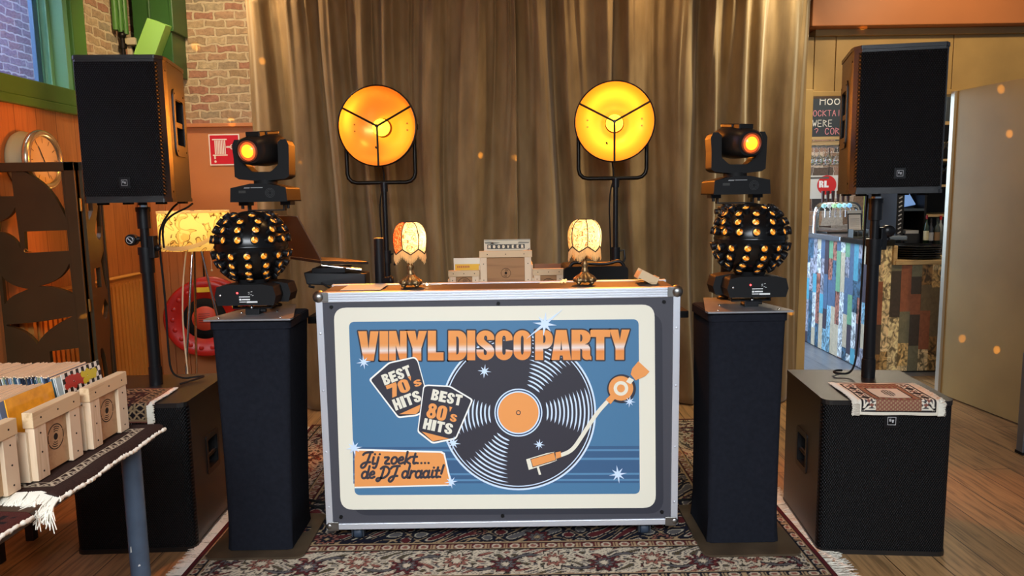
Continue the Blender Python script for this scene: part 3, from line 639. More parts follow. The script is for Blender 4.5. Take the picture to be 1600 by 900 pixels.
for x, z in ((CX0 + .057, CZ1 - .054), (CX1 - .06, CZ1 - .054), (-.052, CZ1 - .05), (CX0 + .057, CZ0 + .05), (CX1 - .06, CZ0 + .05), (-.05, CZ0 + .045)):
    m = MB(co); m.mat(screw_m); m.cyl((x, CY0 + .004, z), (x, CY0 - .003, z), .0075, .0068, 12); m.mat(black_m); m.box((x, CY0 - .0031, z), (.009, .0006, .002)); m.build('screw', case)
for x in (-0.62, 0.505):
    for y in (2.765, 2.95):
        m = MB(co); m.mat(M('caster_zinc', (92, 100, 112), 0.4, 0.8)); m.bb((x - .05, y - .035, .058), (x + .05, y + .035, .070)); m.bb((x - .024, y - .02, .022), (x - .019, y + .02, .06)); m.bb((x + .019, y - .02, .022), (x + .024, y + .02, .06)); c_ = m.build('caster', case, bev=0.001)
        m = MB(co); m.mat(M('caster_rubber', (44, 56, 72), 0.6)); m.lathe([(.001, -.016), (.022, -.016), (.025, -.010), (.025, .010), (.022, .016), (.001, .016)], (x, y, .036), 'X', 20); m.build('wheel', c_)

# the sign: design measured on the print, rectified to metres on the panel
GH = ((2.26328058e-03, -3.55544525e-05, -1.79462496), (-3.74608544e-05, -2.38463591e-03, 2.05538065), (-1.62828541e-06, -1.03651343e-04, 1.0))
def art(x, y, d):
    w = GH[2][0] * x + GH[2][1] * y + 1.0
    return ((GH[0][0] * x + GH[0][1] * y + GH[0][2]) / w, CY0 + 0.0020 - 0.0007 - d * 0.00055, (GH[1][0] * x + GH[1][1] * y + GH[1][2]) / w)
def new(): m = MB(co); return m, Flat(m, art)
def warp_rect(x0, y0, x1, y1, x2, y2, x3, y3, r):   # four corners clockwise from top left, rounded
    P = [Vector((x0, y0)), Vector((x1, y1)), Vector((x2, y2)), Vector((x3, y3))]; out = []
    for i in range(4):
        p, a, b = P[i], P[i - 1], P[(i + 1) % 4]; u = (a - p).normalized(); v = (b - p).normalized()
        s, e = p + u * r, p + v * r
        for k in range(7):
            t = k / 6; out.append(tuple(s * (1 - t) ** 2 + p * 2 * t * (1 - t) + e * t * t))
    return out
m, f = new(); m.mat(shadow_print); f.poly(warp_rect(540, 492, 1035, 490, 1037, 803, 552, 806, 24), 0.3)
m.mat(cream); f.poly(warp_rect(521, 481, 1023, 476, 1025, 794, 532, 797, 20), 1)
blue_m = M('print_blue', (69, 116, 153), .5)
m.mat(blue_m); f.poly(warp_rect(545, 503, 998, 499, 1000, 772, 554, 774, 9), 2)
m.mat(stripe_d)
for y0, y1 in ((698, 755),): f.poly([(551, y0 + 1), (999, y0 - 1), (999, y1), (552, y1 + 1)], 2.3)
m.mat(stripe_l)
for y, h in ((703.5, 3), (717, 3.5), (740.5, 3), (750, 3)): f.poly([(552, y - h / 2 + 1), (999, y - h / 2), (999, y + h / 2), (552, y + h / 2 + 1)], 2.6)
board = m.build('sign_board', case)
# record emblem
m, f = new(); rx, ry = 810, 644.8
m.mat(ice_p); f.disc(rx, ry, 121.5, 3, 96); m.mat(ink_p); f.disc(rx, ry, 118.6, 3.3, 96); m.mat(ice_p); f.disc(rx, ry, 116, 3.6, 96); m.mat(ink_p); f.disc(rx, ry, 114.4, 4, 96)
m.mat(ice_p)
for k in range(11):
    r = 110 - 6.4 * k
    for a0, a1 in ((42 + 1.2 * (k % 3), 82 - 0.9 * k), (-19 + 0.3 * k, 21), (222 + 1.2 * (k % 3), 262 - 0.9 * k), (161 + 0.3 * k, 201)):
        f.taper([(rx + r * math.cos(R(a0 + (a1 - a0) * i / 16)), ry - r * math.sin(R(a0 + (a1 - a0) * i / 16))) for i in range(17)], 2.5, 4.3)
f.disc(rx, ry, 37.5, 4.6); m.mat(navy_p); f.disc(rx, ry, 35.6, 4.9); m.mat(ice_p); f.disc(rx, ry, 33.6, 5.2); m.mat(orange_p); f.disc(rx, ry, 31.6, 5.5)
m.mat(ink_p); f.ring(rx, ry, 2.4, 3.8, 5.8, n=24); m.build('record_emblem', board)
# title
m, f = new(); gt_mat, nt, b = base_mat('print_title_gradient')
tc = N(nt, 'ShaderNodeTexCoord'); sx = N(nt, 'ShaderNodeSeparateXYZ'); nt.links.new(tc.outputs['Object'], sx.inputs[0])
zt = art(770, 515, 0)[2] - co[2]; zb = art(770, 563, 0)[2] - co[2]
mr = N(nt, 'ShaderNodeMapRange'); mr.inputs['From Min'].default_value = zb; mr.inputs['From Max'].default_value = zt; nt.links.new(sx.outputs[2], mr.inputs['Value'])
nt.links.new(ramp(nt, mr.outputs['Result'], [(0.0, lin((226, 142, 72))), (0.25, lin((222, 136, 66))), (0.33, lin((226, 190, 170))), (0.37, lin((228, 214, 208))), (0.52, lin((226, 160, 100))), (0.6, lin((226, 146, 76))), (1.0, lin((230, 150, 78)))]), b.inputs['Base Color']); b.inputs['Roughness'].default_value = 0.5
LET = [('V', 559.5, 591.5), ('I', 593, 606.5), ('N', 608, 635.5), ('Y', 635.5, 667), ('L', 668.5, 693), ('D', 700.5, 729), ('I', 730, 742.5), ('S', 744.5, 772.5), ('C', 774, 801), ('O', 802.5, 829.5), ('P', 836, 864), ('A', 861.5, 892.5), ('R', 893, 924), ('T', 922.5, 953.5), ('Y', 952.5, 984)]
for ch, x0, x1 in LET:
    yb = 563.5 - (x0 - 560) * 0.0035; yt = 517.5 - (x0 - 560) * 0.0065
    loops = place_glyph(ch, lambda a, bb: (x0 + a * (x1 - x0), yb + (yt - yb) * bb))
    m.mat(ink_p)
    for lp in loops: f.line(lp, 4.4, 6.1, True)
    m.mat(gt_mat); f.poly(loops, 6.6)
m.build('title_lettering', board)
# badges
def badge(pts, ang, cx, cy, rows, chev, dz, digits):
    m, f = new(); m.mat(white_p); ctr = Vector((sum(p[0] for p in pts) / len(pts), sum(p[1] for p in pts) / len(pts)))
    def rnd(P, r):
        P = [Vector(p) for p in P]; out = []
        for i in range(len(P)):
            p, a, b = P[i], P[i - 1], P[(i + 1) % len(P)]; s, e = p + (a - p).normalized() * r, p + (b - p).normalized() * r
            out += [tuple(s * (1 - t) ** 2 + p * 2 * t * (1 - t) + e * t * t) for t in (0, .25, .5, .75, 1)]
        return out
    f.poly(rnd(pts, 4), dz); m.mat(ink_p); f.poly(rnd([tuple(ctr + (Vector(p) - ctr) * 0.945) for p in pts], 3.5), dz + .3)
    ca, sa = math.cos(R(ang)), math.sin(R(ang))
    tf = lambda X, Y: (cx + X * ca + Y * sa, cy - X * sa + Y * ca)
    m.mat(orange_p); f.poly(chev, dz + .6)
    sub = m.build('badge', board)
    m, f = new(); m.mat(cream)
    word(f, 'BEST', rows[0][0], rows[0][1], rows[0][2], rows[0][3], dz + .9, .1, tf=tf); word(f, 'HITS', rows[2][0], rows[2][1], rows[2][2], rows[2][3], dz + .9, .1, tf=tf)
    m.mat(orange_p); x, y, w, h = rows[1]
    word(f, digits, x, y, w * .66, h, dz + .9, .06, tf=tf); f.poly([tf(x + w * .70, y - h * 1.02), tf(x + w * .80, y - h * 1.02), tf(x + w * .75, y - h * .68)], dz + .9); word(f, 'S', x + w * .80, y - h * .10, w * .22, h * .5, dz + .9, tf=tf)
    m.build('badge_lettering', board)
b1 = [(576, 593), (607, 566), (648, 557), (653, 562), (664, 602), (668, 640), (652, 650), (622, 653.5)]
badge(b1, 21, 633, 604, [(-29, -13, 46, 17), (-28, 9, 53, 21), (-27, 30, 44, 18)], [(624, 647), (657, 632), (655, 642), (650, 647)], 7.2, '70')
b2 = [(661.5, 602.5), (667, 600.5), (703.5, 602.5), (739.5, 624), (713, 686), (676, 693.5), (652, 675)]
badge(b2, -12, 689, 650, [(-21, -22, 48, 17), (-23, 7, 47, 24), (-24, 25, 46, 17)], [(659, 674), (702, 685), (676, 689)], 9.2, '80')
# banner
m, f = new(); m.mat(white_p); f.poly([(554, 701), (690, 705), (695, 708), (706, 756), (705, 759), (554, 763)], 6.1); m.mat(orange_p); f.poly([(554, 704), (688, 707.5), (693, 710), (703, 755), (702, 757), (554, 760.5)], 6.5); m.build('banner', board)
SC = {
 'J': (1.05, [[(-.05, 1.35), (.10, 1.62), (.5, 1.72), (1.0, 1.72)], [(.78, 1.72), (.66, .7), (.50, -.25), (.22, -.55), (-.05, -.35), (.05, .05), (.40, .28), (.95, .32)]]),
 'i': (.52, [[(.2, 1), (.18, .2), (.30, 0), (.5, .12)], [(.26, 1.42), (.27, 1.42)]]),
 'j': (.50, [[(.25, 1), (.22, -.25), (.05, -.6), (-.15, -.45)], [(.30, 1.42), (.31, 1.42)]]),
 'z': (.85, [[(.05, .95), (.68, .97), (.04, .03), (.72, .05)]]),
 'o': (.82, [[(.36 + .32 * math.cos(2 * PI * i / 14), .5 + .48 * math.sin(2 * PI * i / 14)) for i in range(15)]]),
 'e': (.78, [[(.08, .48), (.58, .58), (.52, .92), (.30, 1), (.05, .72), (.06, .25), (.32, 0), (.68, .22)]]),
 'k': (.82, [[(.12, 1.7), (.08, 0)], [(.62, .98), (.14, .45), (.40, .2), (.68, .02)]]),
 't': (.62, [[(.26, 1.45), (.20, .2), (.32, 0), (.56, .14)], [(.0, .98), (.52, 1.0)]]),
 'd': (.98, [[(.36 + .32 * math.cos(2 * PI * i / 14), .5 + .48 * math.sin(2 * PI * i / 14)) for i in range(15)], [(.78, 1.75), (.70, .2), (.80, 0), (.95, .1)]]),
 'D': (1.35, [[(.45, 1.55), (.36, .3), (.10, -.45), (-.25, -.35), (-.18, .02), (.30, .02)], [(.05, 1.35), (.35, 1.68), (.85, 1.62), (1.20, 1.15), (1.12, .55), (.75, .08), (.30, .02)]]),
 'r': (.70, [[(.12, 1), (.08, 0)], [(.12, .62), (.32, .96), (.62, .92)]]),
 'a': (.95, [[(.36 + .32 * math.cos(2 * PI * i / 14), .5 + .48 * math.sin(2 * PI * i / 14)) for i in range(15)], [(.72, 1), (.67, .2), (.78, 0), (.92, .1)]]),
 '!': (.5, [[(.30, 1.75), (.20, .55)], [(.14, .08), (.15, .08)]]), '.': (.42, [[(.15, .08), (.16, .08)]]), ' ': (.45, [])}
m, f = new(); m.mat(ink_p)
for text, x0, x1, yb, xh, sl in (('Jij zoekt....', 565, 673, 725.5, 11, -.012), ('de DJ draait!', 564, 692, 747.5, 11, -.012)):
    tot = sum(SC[c][0] for c in text); k = (x1 - x0) / tot; px = x0
    for c in text:
        for st in SC[c][1]:
            pts = smooth_pts([(a, b_, 0) for a, b_ in st], 2) if len(st) > 2 else [Vector((*q, 0)) for q in st]
            f.line([(px + (p.x + .18 * p.y) * k, yb - p.y * xh + (px - x0) * sl) for p in pts], 3.7, 7.0)
        px += SC[c][0] * k
m.build('banner_lettering', board)
# tonearm
m, f = new(); m.mat(ink_p); f.disc(971, 607, 22.5, 11); m.mat(orange_p); f.disc(970, 606.5, 19.2, 11.4)
m.mat(cream); f.poly([(983, 589), (990.5, 593.5), (985, 600), (978, 596)], 11.6); m.mat(orange_p); f.poly([(997.2, 564.2), (1014.6, 580.3), (1008.2, 587.2), (993, 594), (985.2, 584.6), (987.5, 575.7)], 11.8)
m.mat(cream); f.disc(970, 606.5, 11.4, 12); m.mat(orange_p); f.disc(970, 606.5, 6.2, 12.3)
m.mat(cream); f.line([tuple(p.xy) for p in smooth_pts([(948, 628, 0), (935, 642, 0), (920, 664, 0), (908, 683, 0), (898, 698, 0), (889, 706, 0), (874, 711.5, 0)], 2)], 6.2, 11.4)
m.mat(orange_p); f.poly([(956.4, 614), (962.8, 620.4), (953.8, 631.1), (946.1, 624.2)], 11.8)
m.mat(cream); f.poly([(822, 717.3), (853.6, 707.8), (866, 705.5), (870, 719), (859, 723.5), (826.2, 733.8)], 11.4); f.poly([(838.6, 729.5), (842, 729), (845.5, 741), (842, 741.5)], 11.4)
m.mat(ink_p); f.poly([(828.5, 716.8), (866.4, 705.9), (869.3, 718.8), (832.3, 730)], 11.7); m.mat(orange_p); f.poly([(829.5, 717.5), (865.7, 707), (868.3, 718), (833, 728.8)], 12); f.poly([(867.6, 706.5), (876, 704.8), (877, 713.6), (869, 716.5)], 12); m.build('tonearm_emblem', board)
for i, (sx_, sy_, r, ly) in enumerate(((851, 506, 19, 13), (568.5, 565.5, 11.5, 13), (757, 580, 11, 7), (553.5, 699.5, 13.5, 13), (708.5, 692, 11.5, 13), (705, 752.5, 11, 13), (842.5, 694.5, 9, 7), (965.5, 741, 14.5, 7), (983.5, 627, 9.5, 13))):
    m, f = new(); m.mat(ice_p); p = []
    for k in range(16):
        a = R(k * 22.5 + 90 + (8 if i % 2 else -6)); rr = r * (.30 if k % 2 else (1.0 if k % 4 == 0 else .82))
        if i == 0 and k in (14, 6): rr = r * 1.95
        p.append((sx_ + rr * math.cos(a), sy_ - rr * math.sin(a)))
    f.poly(p, ly); m.build('star', board)

# ------------------------------------------------------------------ table lamps on the case
shade_cream = shade_mat('lampshade_cream', (253, 238, 190), 0.7, (30, (150, 96, 56), (246, 206, 150)))
shade_red = shade_mat('lampshade_red', (214, 84, 40), 0.7, (60, (250, 200, 140), (226, 120, 70)))
shade_peach = shade_mat('lampshade_peach', (250, 214, 160), 0.7, (40, (150, 90, 60), (252, 236, 190)))
fringe_m = shade_mat('lamp_fringe', (250, 222, 164), 0.55)
braid = M('dark_braid', (58, 40, 24), 0.9)
bronze = M('antique_bronze', (132, 106, 72), 0.35, 0.8, var=0.45, scale=90, bump=0.9, bscale=110)
def table_lamp(x, y, z, rot, mats, label, tip):
    o = (x, y, z); t = thing('table_lamp', label, 'lamp', o, 0)
    m = MB(); m.mat(bronze); m.lathe([(.001, .010), (.040, .010), (.043, .016), (.040, .024), (.030, .034), (.018, .042), (.014, .048)], n=48, lobes=(8, .10))
    for k in range(4):
        a = PI / 4 + k * PI / 2; m.sphere((.036 * math.cos(a), .036 * math.sin(a), .008), .0095, 10, 6, (1, 1, .85)); m.sphere((.038 * math.cos(a), .038 * math.sin(a), .022), .0085, 10, 6)
    m.build('base', t)
    m = MB(); m.mat(bronze); m.lathe([(.013, .046), (.015, .054), (.011, .060), (.012, .070), (.015, .078), (.010, .088), (.0075, .098), (.011, .102), (.011, .108), (.008, .112), (.006, .125), (.006, .15)], n=24); m.build('stem', t)
    prof = [(.026, .252), (.038, .2475), (.049, .238), (.057, .224), (.062, .206), (.0635, .186), (.062, .166), (.059, .150)]
    NP = 6; NS = 8; m = MB()
    for p_ in range(NP):
        m.mat(mats[p_ % len(mats)]); rs = []
        for r, h in prof:
            row = []
            for i in range(NS + 1):
                u = i / NS; a = rot + 2 * PI * (p_ + u) / NP; bul = 1 + .035 * math.sin(PI * u)
                hh = h - (.020 * (1 - abs(2 * u - 1)) if h <= .151 else 0.0)
                row.append((r * bul * math.cos(a), r * bul * math.sin(a), hh))
            rs.append(row)
        m.rings(rs, False, False)
    sh = m.build('shade', t)
    m = MB(); m.mat(braid)
    for p_ in range(NP):
        a = rot + 2 * PI * p_ / NP; m.tube([(r * 1.006 * math.cos(a), r * 1.006 * math.sin(a), h) for r, h in prof], .0019, 6)
        m.tube([(.0605 * (1 + .035 * math.sin(PI * u)) * math.cos(rot + 2 * PI * (p_ + u) / NP), .0605 * (1 + .035 * math.sin(PI * u)) * math.sin(rot + 2 * PI * (p_ + u) / NP), .150 - .020 * (1 - abs(2 * u - 1))) for u in np.linspace(0, 1, 9)], .0025, 6)
    m.tube([(.027 * math.cos(a), .027 * math.sin(a), .253) for a in np.linspace(0, 2 * PI, 25)[:-1]], .0016, 6, True)
    m.build('braid', sh)
    m = MB(); m.mat(fringe_m); rng = random.Random(int(x * 100))
    for i in range(170):
        u = i / 170 * NP; fr = u % 1; a = rot + 2 * PI * u / NP; r = .0595 * (1 + .035 * math.sin(PI * fr)); zt_ = .150 - .020 * (1 - abs(2 * fr - 1)); l = rng.uniform(.032, .040) - .003 * math.cos(2 * PI * fr)
        dr = rng.uniform(-.0015, .004)
        m.tube([(r * math.cos(a), r * math.sin(a), zt_), ((r + dr * .5) * math.cos(a), (r + dr * .5) * math.sin(a), zt_ - l * .6), ((r + dr) * math.cos(a), (r + dr) * math.sin(a), zt_ - l)], [.0011, .0013, .0008], 4)
    m.build('fringe', t)['kind'] = 'stuff'
    m = MB(); m.mat(emis('warm_bulb', (255, 214, 130), 6)); m.sphere((0, 0, .185), .014, 12, 8, (1, 1, 1.3)); m.cyl((0, 0, .15), (0, 0, .172), .007); m.build('bulb', t)
    light('table_lamp_light', 'POINT', (x + .02, y, z + .19), 0.55, (1.0, .80, .46), parent=t, shadow_soft_size=.012)
    return t
table_lamp(-0.395, 2.86, CZ1, R(190), [shade_red, shade_cream, shade_peach, shade_cream, shade_peach, shade_cream], 'fringed table lamp with a red panel in its shade, left of the record crates', 1)
table_lamp(0.285, 2.86, CZ1, R(215), [shade_cream, shade_peach, shade_peach, shade_cream, shade_peach, shade_cream], 'fringed table lamp with an all cream and yellow shade, right of the record crates', 2)
m = MB((-0.335, 2.88, CZ1)); m.mat(emis('fairy_light', (255, 226, 170), 10)); m.sphere((-0.335, 2.88, CZ1 + .006), .005, 10, 6); m.mat(M('fairy_wire', (200, 190, 160), .4)); m.tube([(-.335, 2.88, CZ1 + .002), (-.31, 2.90, CZ1 + .002), (-.28, 2.91, CZ1 + .002)], .001, 5); tag(m.build('fairy_light'), 'tiny glowing fairy light bulb beside the foot of the left table lamp', 'light')
m = MB((.17, 2.90, CZ1)); m.mat(M('fairy_bulbs', (240, 214, 150), .3, emit=(255, 210, 130), es=.5))
rng = random.Random(4)
for i in range(7): m.sphere((.205 + rng.uniform(-.012, .012), 2.905 + rng.uniform(-.01, .01), CZ1 + .005 + .006 * (i % 2)), .005, 8, 5)
m.tube([(.20, 2.9, CZ1 + .002), (.16, 2.91, CZ1 + .002), (.11, 2.90, CZ1 + .002)], .0012, 5); tag(m.build('fairy_light_string'), 'small bunch of pale fairy lights beside the foot of the right table lamp', 'light')
m = MB((-.6, 2.86, CZ1)); m.mat(M('sheet_paper', (226, 210, 180), .8)); m.bb((-.655, 2.78, CZ1), (-.50, 2.95, CZ1 + .0012)); tag(m.build('paper_sheet'), 'sheet of paper on the left end of the flight case', 'paper')
m = MB((.56, 2.9, CZ1)); m.mat(pine_x)
T = Matrix.Rotation(R(28), 3, 'Y')
m.box((.535, 2.90, CZ1 + .022), (.075, .09, .006), T); m.box((.535, 2.90, CZ1 + .022) , (.07, .006, .03), T); m.box((.535, 2.855, CZ1 + .020), (.075, .006, .034), T); m.box((.535, 2.945, CZ1 + .020), (.075, .006, .034), T); m.box((.568, 2.90, CZ1 + .010), (.006, .09, .028), T); m.box((.50, 2.90, CZ1 + .030), (.006, .09, .03), T)
m.T = None; tag(m.build('wooden_box', bev=.0015), 'little tilted wooden box on the right end of the flight case', 'box')

# ------------------------------------------------------------------ DJ desk behind the case with crates, laptop and gear
dk = thing('desk', 'dark desk behind the flight case carrying crates and laptop gear', 'desk', (-0.07, 3.42, 0)); o = (-0.07, 3.42, 0)
m = MB(o); m.mat(black_m); m.bb((-.86, 3.05, .82), (.74, 3.80, .85)); m.build('desk_top', dk, bev=.003)
for x in (-.66, .56):
    for y in (3.12, 3.72):
        m = MB(o); m.mat(dark_metal); m.cyl((x, y, .012), (x, y, .82), .018); m.build('leg', dk)
def disc_logo(m, f, r, mat):
    m.mat(mat); f.disc(0, 0, r * .26, 0, 24); f.ring(0, 0, r * .92, r, 0, 25, 155, 24); f.ring(0, 0, r * .92, r, 0, 205, 335, 24); f.ring(0, 0, r * .92, r, 0, -20, 20, 8); f.ring(0, 0, r * .92, r, 0, 160, 200, 8)
    for k, rr in enumerate((.42, .58, .74)): f.ring(0, 0, r * rr, r * (rr + .06), 0, 48, 118 - 8 * k, 12); f.ring(0, 0, r * rr, r * (rr + .06), 0, 228, 298 - 8 * k, 12)
def crate(loc, rz, w, h, depth, label, logo_r, horiz=False, group=None, rail=.036, stile=.042, pz=None):
    """front faces local -Y, origin at the middle of the front bottom edge"""
    t = thing('record_crate', label, 'crate', loc, rz, group); pm = pine_x; pu = pine_z
    m = MB(); m.mat(pm); m.bb((-w / 2 - .004, -.012, h - rail), (w / 2 + .004, .012, h)); r_ = m.build('top_rail', t, bev=.0015)
    for s in (-1, 1):
        m = MB(); m.mat(pu); a = s * (w / 2); b_ = s * (w / 2 - stile); m.bb((min(a, b_), -.010, 0), (max(a, b_), .010, h - rail)); st = m.build('stile', t, bev=.0012)
        m = MB(); m.mat(pu); m.bb((min(a, a + s * .008), .004, 0), (max(a, a + s * .008), depth, h * .72)); m.build('side_board', t, bev=.001)
        for z in (.14, .5, .86):
            m = MB(); m.mat(burn); x = s * (w / 2 - stile * .5); m.cyl((x, -.0095, (h - rail) * z), (x, -.0108, (h - rail) * z), .0024, .0022, 8); m.build('screw', t)
    for x in (-.36, 0, .36):
        m = MB(); m.mat(burn); m.cyl((x * w, -.0115, h - rail * .5), (x * w, -.0128, h - rail * .5), .0024, .0022, 8); m.build('screw', t)
    m = MB(); m.mat(ply if not horiz else ply_x); m.bb((-w / 2 + stile * .5, -.001, .004), (w / 2 - stile * .5, .006, h - rail * .5)); pn = m.build('panel', t)
    m = MB(); f = Flat(m, lambda x, y, d: (x, -.0016, y + (pz if pz else h * .45))); disc_logo(m, f, logo_r, burn); m.build('burned_emblem', pn)
    m = MB(); m.mat(ply); m.bb((-w / 2 + .008, .010, .0), (w / 2 - .008, depth, .008)); m.bb((-w / 2 + .008, depth - .008, .008), (w / 2 - .008, depth, h * .72)); m.build('tray', t)
    return t
DZ = 0.852
crate((-.219, 3.36, DZ), 0, .135, .152, .20, 'small pine record crate behind the case, left of the big crate', .032, True, stile=.030, rail=.028, pz=.087)
crate((-.027, 3.38, DZ), 0, .234, .238, .22, 'big pine record crate in the middle behind the case', .023, True, stile=.030, rail=.030, pz=.135)
crate((.168, 3.36, DZ), 0, .135, .155, .20, 'small pine record crate behind the case, right of the big crate', .032, True, stile=.030, rail=.030, pz=.078)
def sleeve(name, label, lo, hi, mat, extra=None, rot=None, cat='record', group=None):
    o = [(a + b_) / 2 for a, b_ in zip(lo, hi)]; o[2] = lo[2]; m = MB(o); m.mat(mat); m.bb(lo, hi)
    if extra: extra(m)
    ob = m.build(name); 
    if rot: ob.rotation_euler = rot
    return tag(ob, label, cat, group)
def back_art(m):
    f = Flat(m, lambda x, y, d: (x, 3.4195 - .0001 - d * .0004, y)); 
    m.mat(M('sleeve_sky', (196, 186, 160), .5)); f.poly([(-.127, 1.045), (.088, 1.045), (.088, 1.134), (-.127, 1.134)], 1)
    m.mat(M('sleeve_cloud', (120, 118, 104), .5)); f.poly([(-.12, 1.120), (-.07, 1.120), (-.05, 1.125), (-.10, 1.131), (-.125, 1.129)], 2); f.poly([(.03, 1.120), (.08, 1.121), (.085, 1.127), (.035, 1.129)], 2); f.poly([(-.10, 1.118), (-.09, 1.127), (-.075, 1.118)], 2); f.poly([(.06, 1.07), (.085, 1.09), (.085, 1.10), (.05, 1.075)], 2)
    m.mat(M('sleeve_black', (32, 28, 24), .5))
    for i in range(8): f.poly([(-.112 + i * .0218, 1.096), (-.0905 + i * .0218, 1.096), (-.0905 + i * .0218, 1.117), (-.112 + i * .0218, 1.117)], 3)
    m.mat(M('sleeve_letters', (230, 214, 180), .5))
    for i, c in enumerate('NOODWEER'): word(f, c, -.107 + i * .0218, 1.099, .0105, .015, 4, ydown=False, widths={})
sleeve('record_sleeve', 'record sleeve with white capitals on black squares standing in the big crate', (-.127, 3.4195, .862), (.088, 3.424, 1.140), M('sleeve_card', (150, 146, 128), .5), back_art)
def yel_art(m):
    f = Flat(m, lambda x, y, d: (x, 3.394 - d * .0004, y)); m.mat(M('sleeve_yellow', (216, 168, 30), .5)); f.poly([(-.262, .98), (-.147, .98), (-.147, 1.030), (-.262, 1.030)], 1)
    m.mat(M('sleeve_red_print', (170, 90, 40), .5))
    for i, c in enumerate('PRIVATE'): f.poly([(-.252 + i * .0085, 1.013), (-.2465 + i * .0085, 1.013), (-.2465 + i * .0085, 1.022), (-.252 + i * .0085, 1.022)], 2)
sleeve('record_sleeve', 'yellow and white record sleeve standing in the small left crate behind the case', (-.268, 3.3945, .862), (-.145, 3.398, 1.058), M('sleeve_white', (220, 212, 190), .5), yel_art)
sleeve('record_sleeve', 'plain brown record sleeve in the small right crate behind the case', (.105, 3.39, .862), (.228, 3.394, 1.026), M('sleeve_brown', (120, 78, 44), .6))
bg = thing('equipment_bag', 'black soft equipment bag behind the right table lamp', 'bag', (.38, 3.42, .85))
m = MB(); m.mat(black_m); m.prism(rrect(-.145, .145, 0, .168, .02), .24, 'Y', -.12); m.build('body', bg, bev=.008, seg=3)
m = MB(); m.mat(black_s); m.tube(smooth_pts([(-.12, -.1, .165), (-.10, -.1, .190), (-.05, -.1, .182), (.05, -.1, .175), (.11, -.1, .195), (.13, -.1, .165)]), .008); m.build('strap', bg)
# laptop on its stand
lp = thing('laptop', 'open grey laptop leaning behind the left disco ball light, seen from the back', 'laptop', (-.80, 3.06, 1.062)); o = (-.80, 3.06, 1.062)
u_ = Vector((-.62, .78, 0)); d_ = Vector((.78, .62, 0)); h0 = Vector((-.795, 3.06, 1.085)); up = (Vector((0, 0, .185)) - d_ * .095); nrm = u_.cross(up).normalized() * .007
m = MB(o); m.mat(M('laptop_lid', (112, 92, 74), .35, .7)); c = [h0, h0 + u_ * .33, h0 + u_ * .33 + up, h0 + up]; m.hexa([*c, *[p + nrm for p in c]]); m.build('lid', lp, bev=.002)
m = MB(o); m.mat(M('laptop_deck', (60, 56, 54), .4, .6)); c = [h0, h0 + u_ * .33, h0 + u_ * .33 + d_ * .22 - Vector((0, 0, .018)), h0 + d_ * .22 - Vector((0, 0, .018))]; m.hexa([*[p - Vector((0, 0, .013)) for p in c], *[p - Vector((0, 0, .001)) for p in c]]); m.build('deck', lp, bev=.002)
ls = thing('laptop_stand', 'black folding arm and bracket gear under the laptop at the left of the case', 'stand', (-.76, 3.12, .85)); o = (-.76, 3.12, .85)
m = MB(o); m.mat(black_s)
m.hexa([Vector(p) for p in ((-.86, 3.06, .985), (-.62, 3.10, .965), (-.62, 3.20, .965), (-.86, 3.20, .985), (-.87, 3.06, 1.035), (-.62, 3.10, 1.022), (-.62, 3.20, 1.022), (-.87, 3.20, 1.035))]); m.build('arm', ls, bev=.004)
m = MB(o); m.mat(chrome); m.cyl((-.80, 3.09, 1.062), (-.64, 3.12, 1.037), .007); m.build('strut', ls)
m = MB(o); m.mat(black_s); m.bb((-.84, 3.08, 1.030), (-.70, 3.22, 1.050)); m.tube([(-.85, 3.08, 1.0), (-.85, 3.07, .975), (-.83, 3.07, .972)], .006); m.build('bracket', ls, bev=.002)
m = MB(o); m.mat(black_s); m.cyl((-.66, 3.12, .852), (-.66, 3.12, .97), .02); m.lathe([(.001, 0), (.05, 0), (.05, .008), (.001, .01)], (-.66, 3.12, .852)); m.build('foot', ls)
m = MB(o); m.mat(black_m); m.tube(smooth_pts([(-.80, 3.07, .99), (-.76, 3.06, .965), (-.70, 3.06, .955), (-.66, 3.08, .98)]), .004, 6); m.mat(emis('blue_led', (60, 90, 255), 6)); m.sphere((-.715, 3.052, .962), .004, 8, 6); m.build('cable', ls)
ps = thing('upright_post', 'short black upright tube with a clamp knob beside the laptop gear', 'post', (-.565, 3.02 + .12, .85))
m = MB(); m.mat(black_s); m.cyl((0, 0, 0), (0, 0, .318), .0215, n=24); m.mat(M('tube_cap', (150, 110, 60), .4)); m.cyl((0, 0, .318), (0, 0, .321), .019, n=24); m.build('tube', ps)
m = MB(); m.mat(black_s); m.cyl((.015, -.01, .135), (.055, -.02, .14), .016, .020); m.sphere((.05, -.02, .14), .022, 14, 8, (.6, 1, 1)); m.build('knob', ps, bev=.001)
m = MB(); m.mat(black_s); m.lathe([(.001, 0), (.06, 0), (.06, .006), (.02, .012)]); m.build('foot', ps)

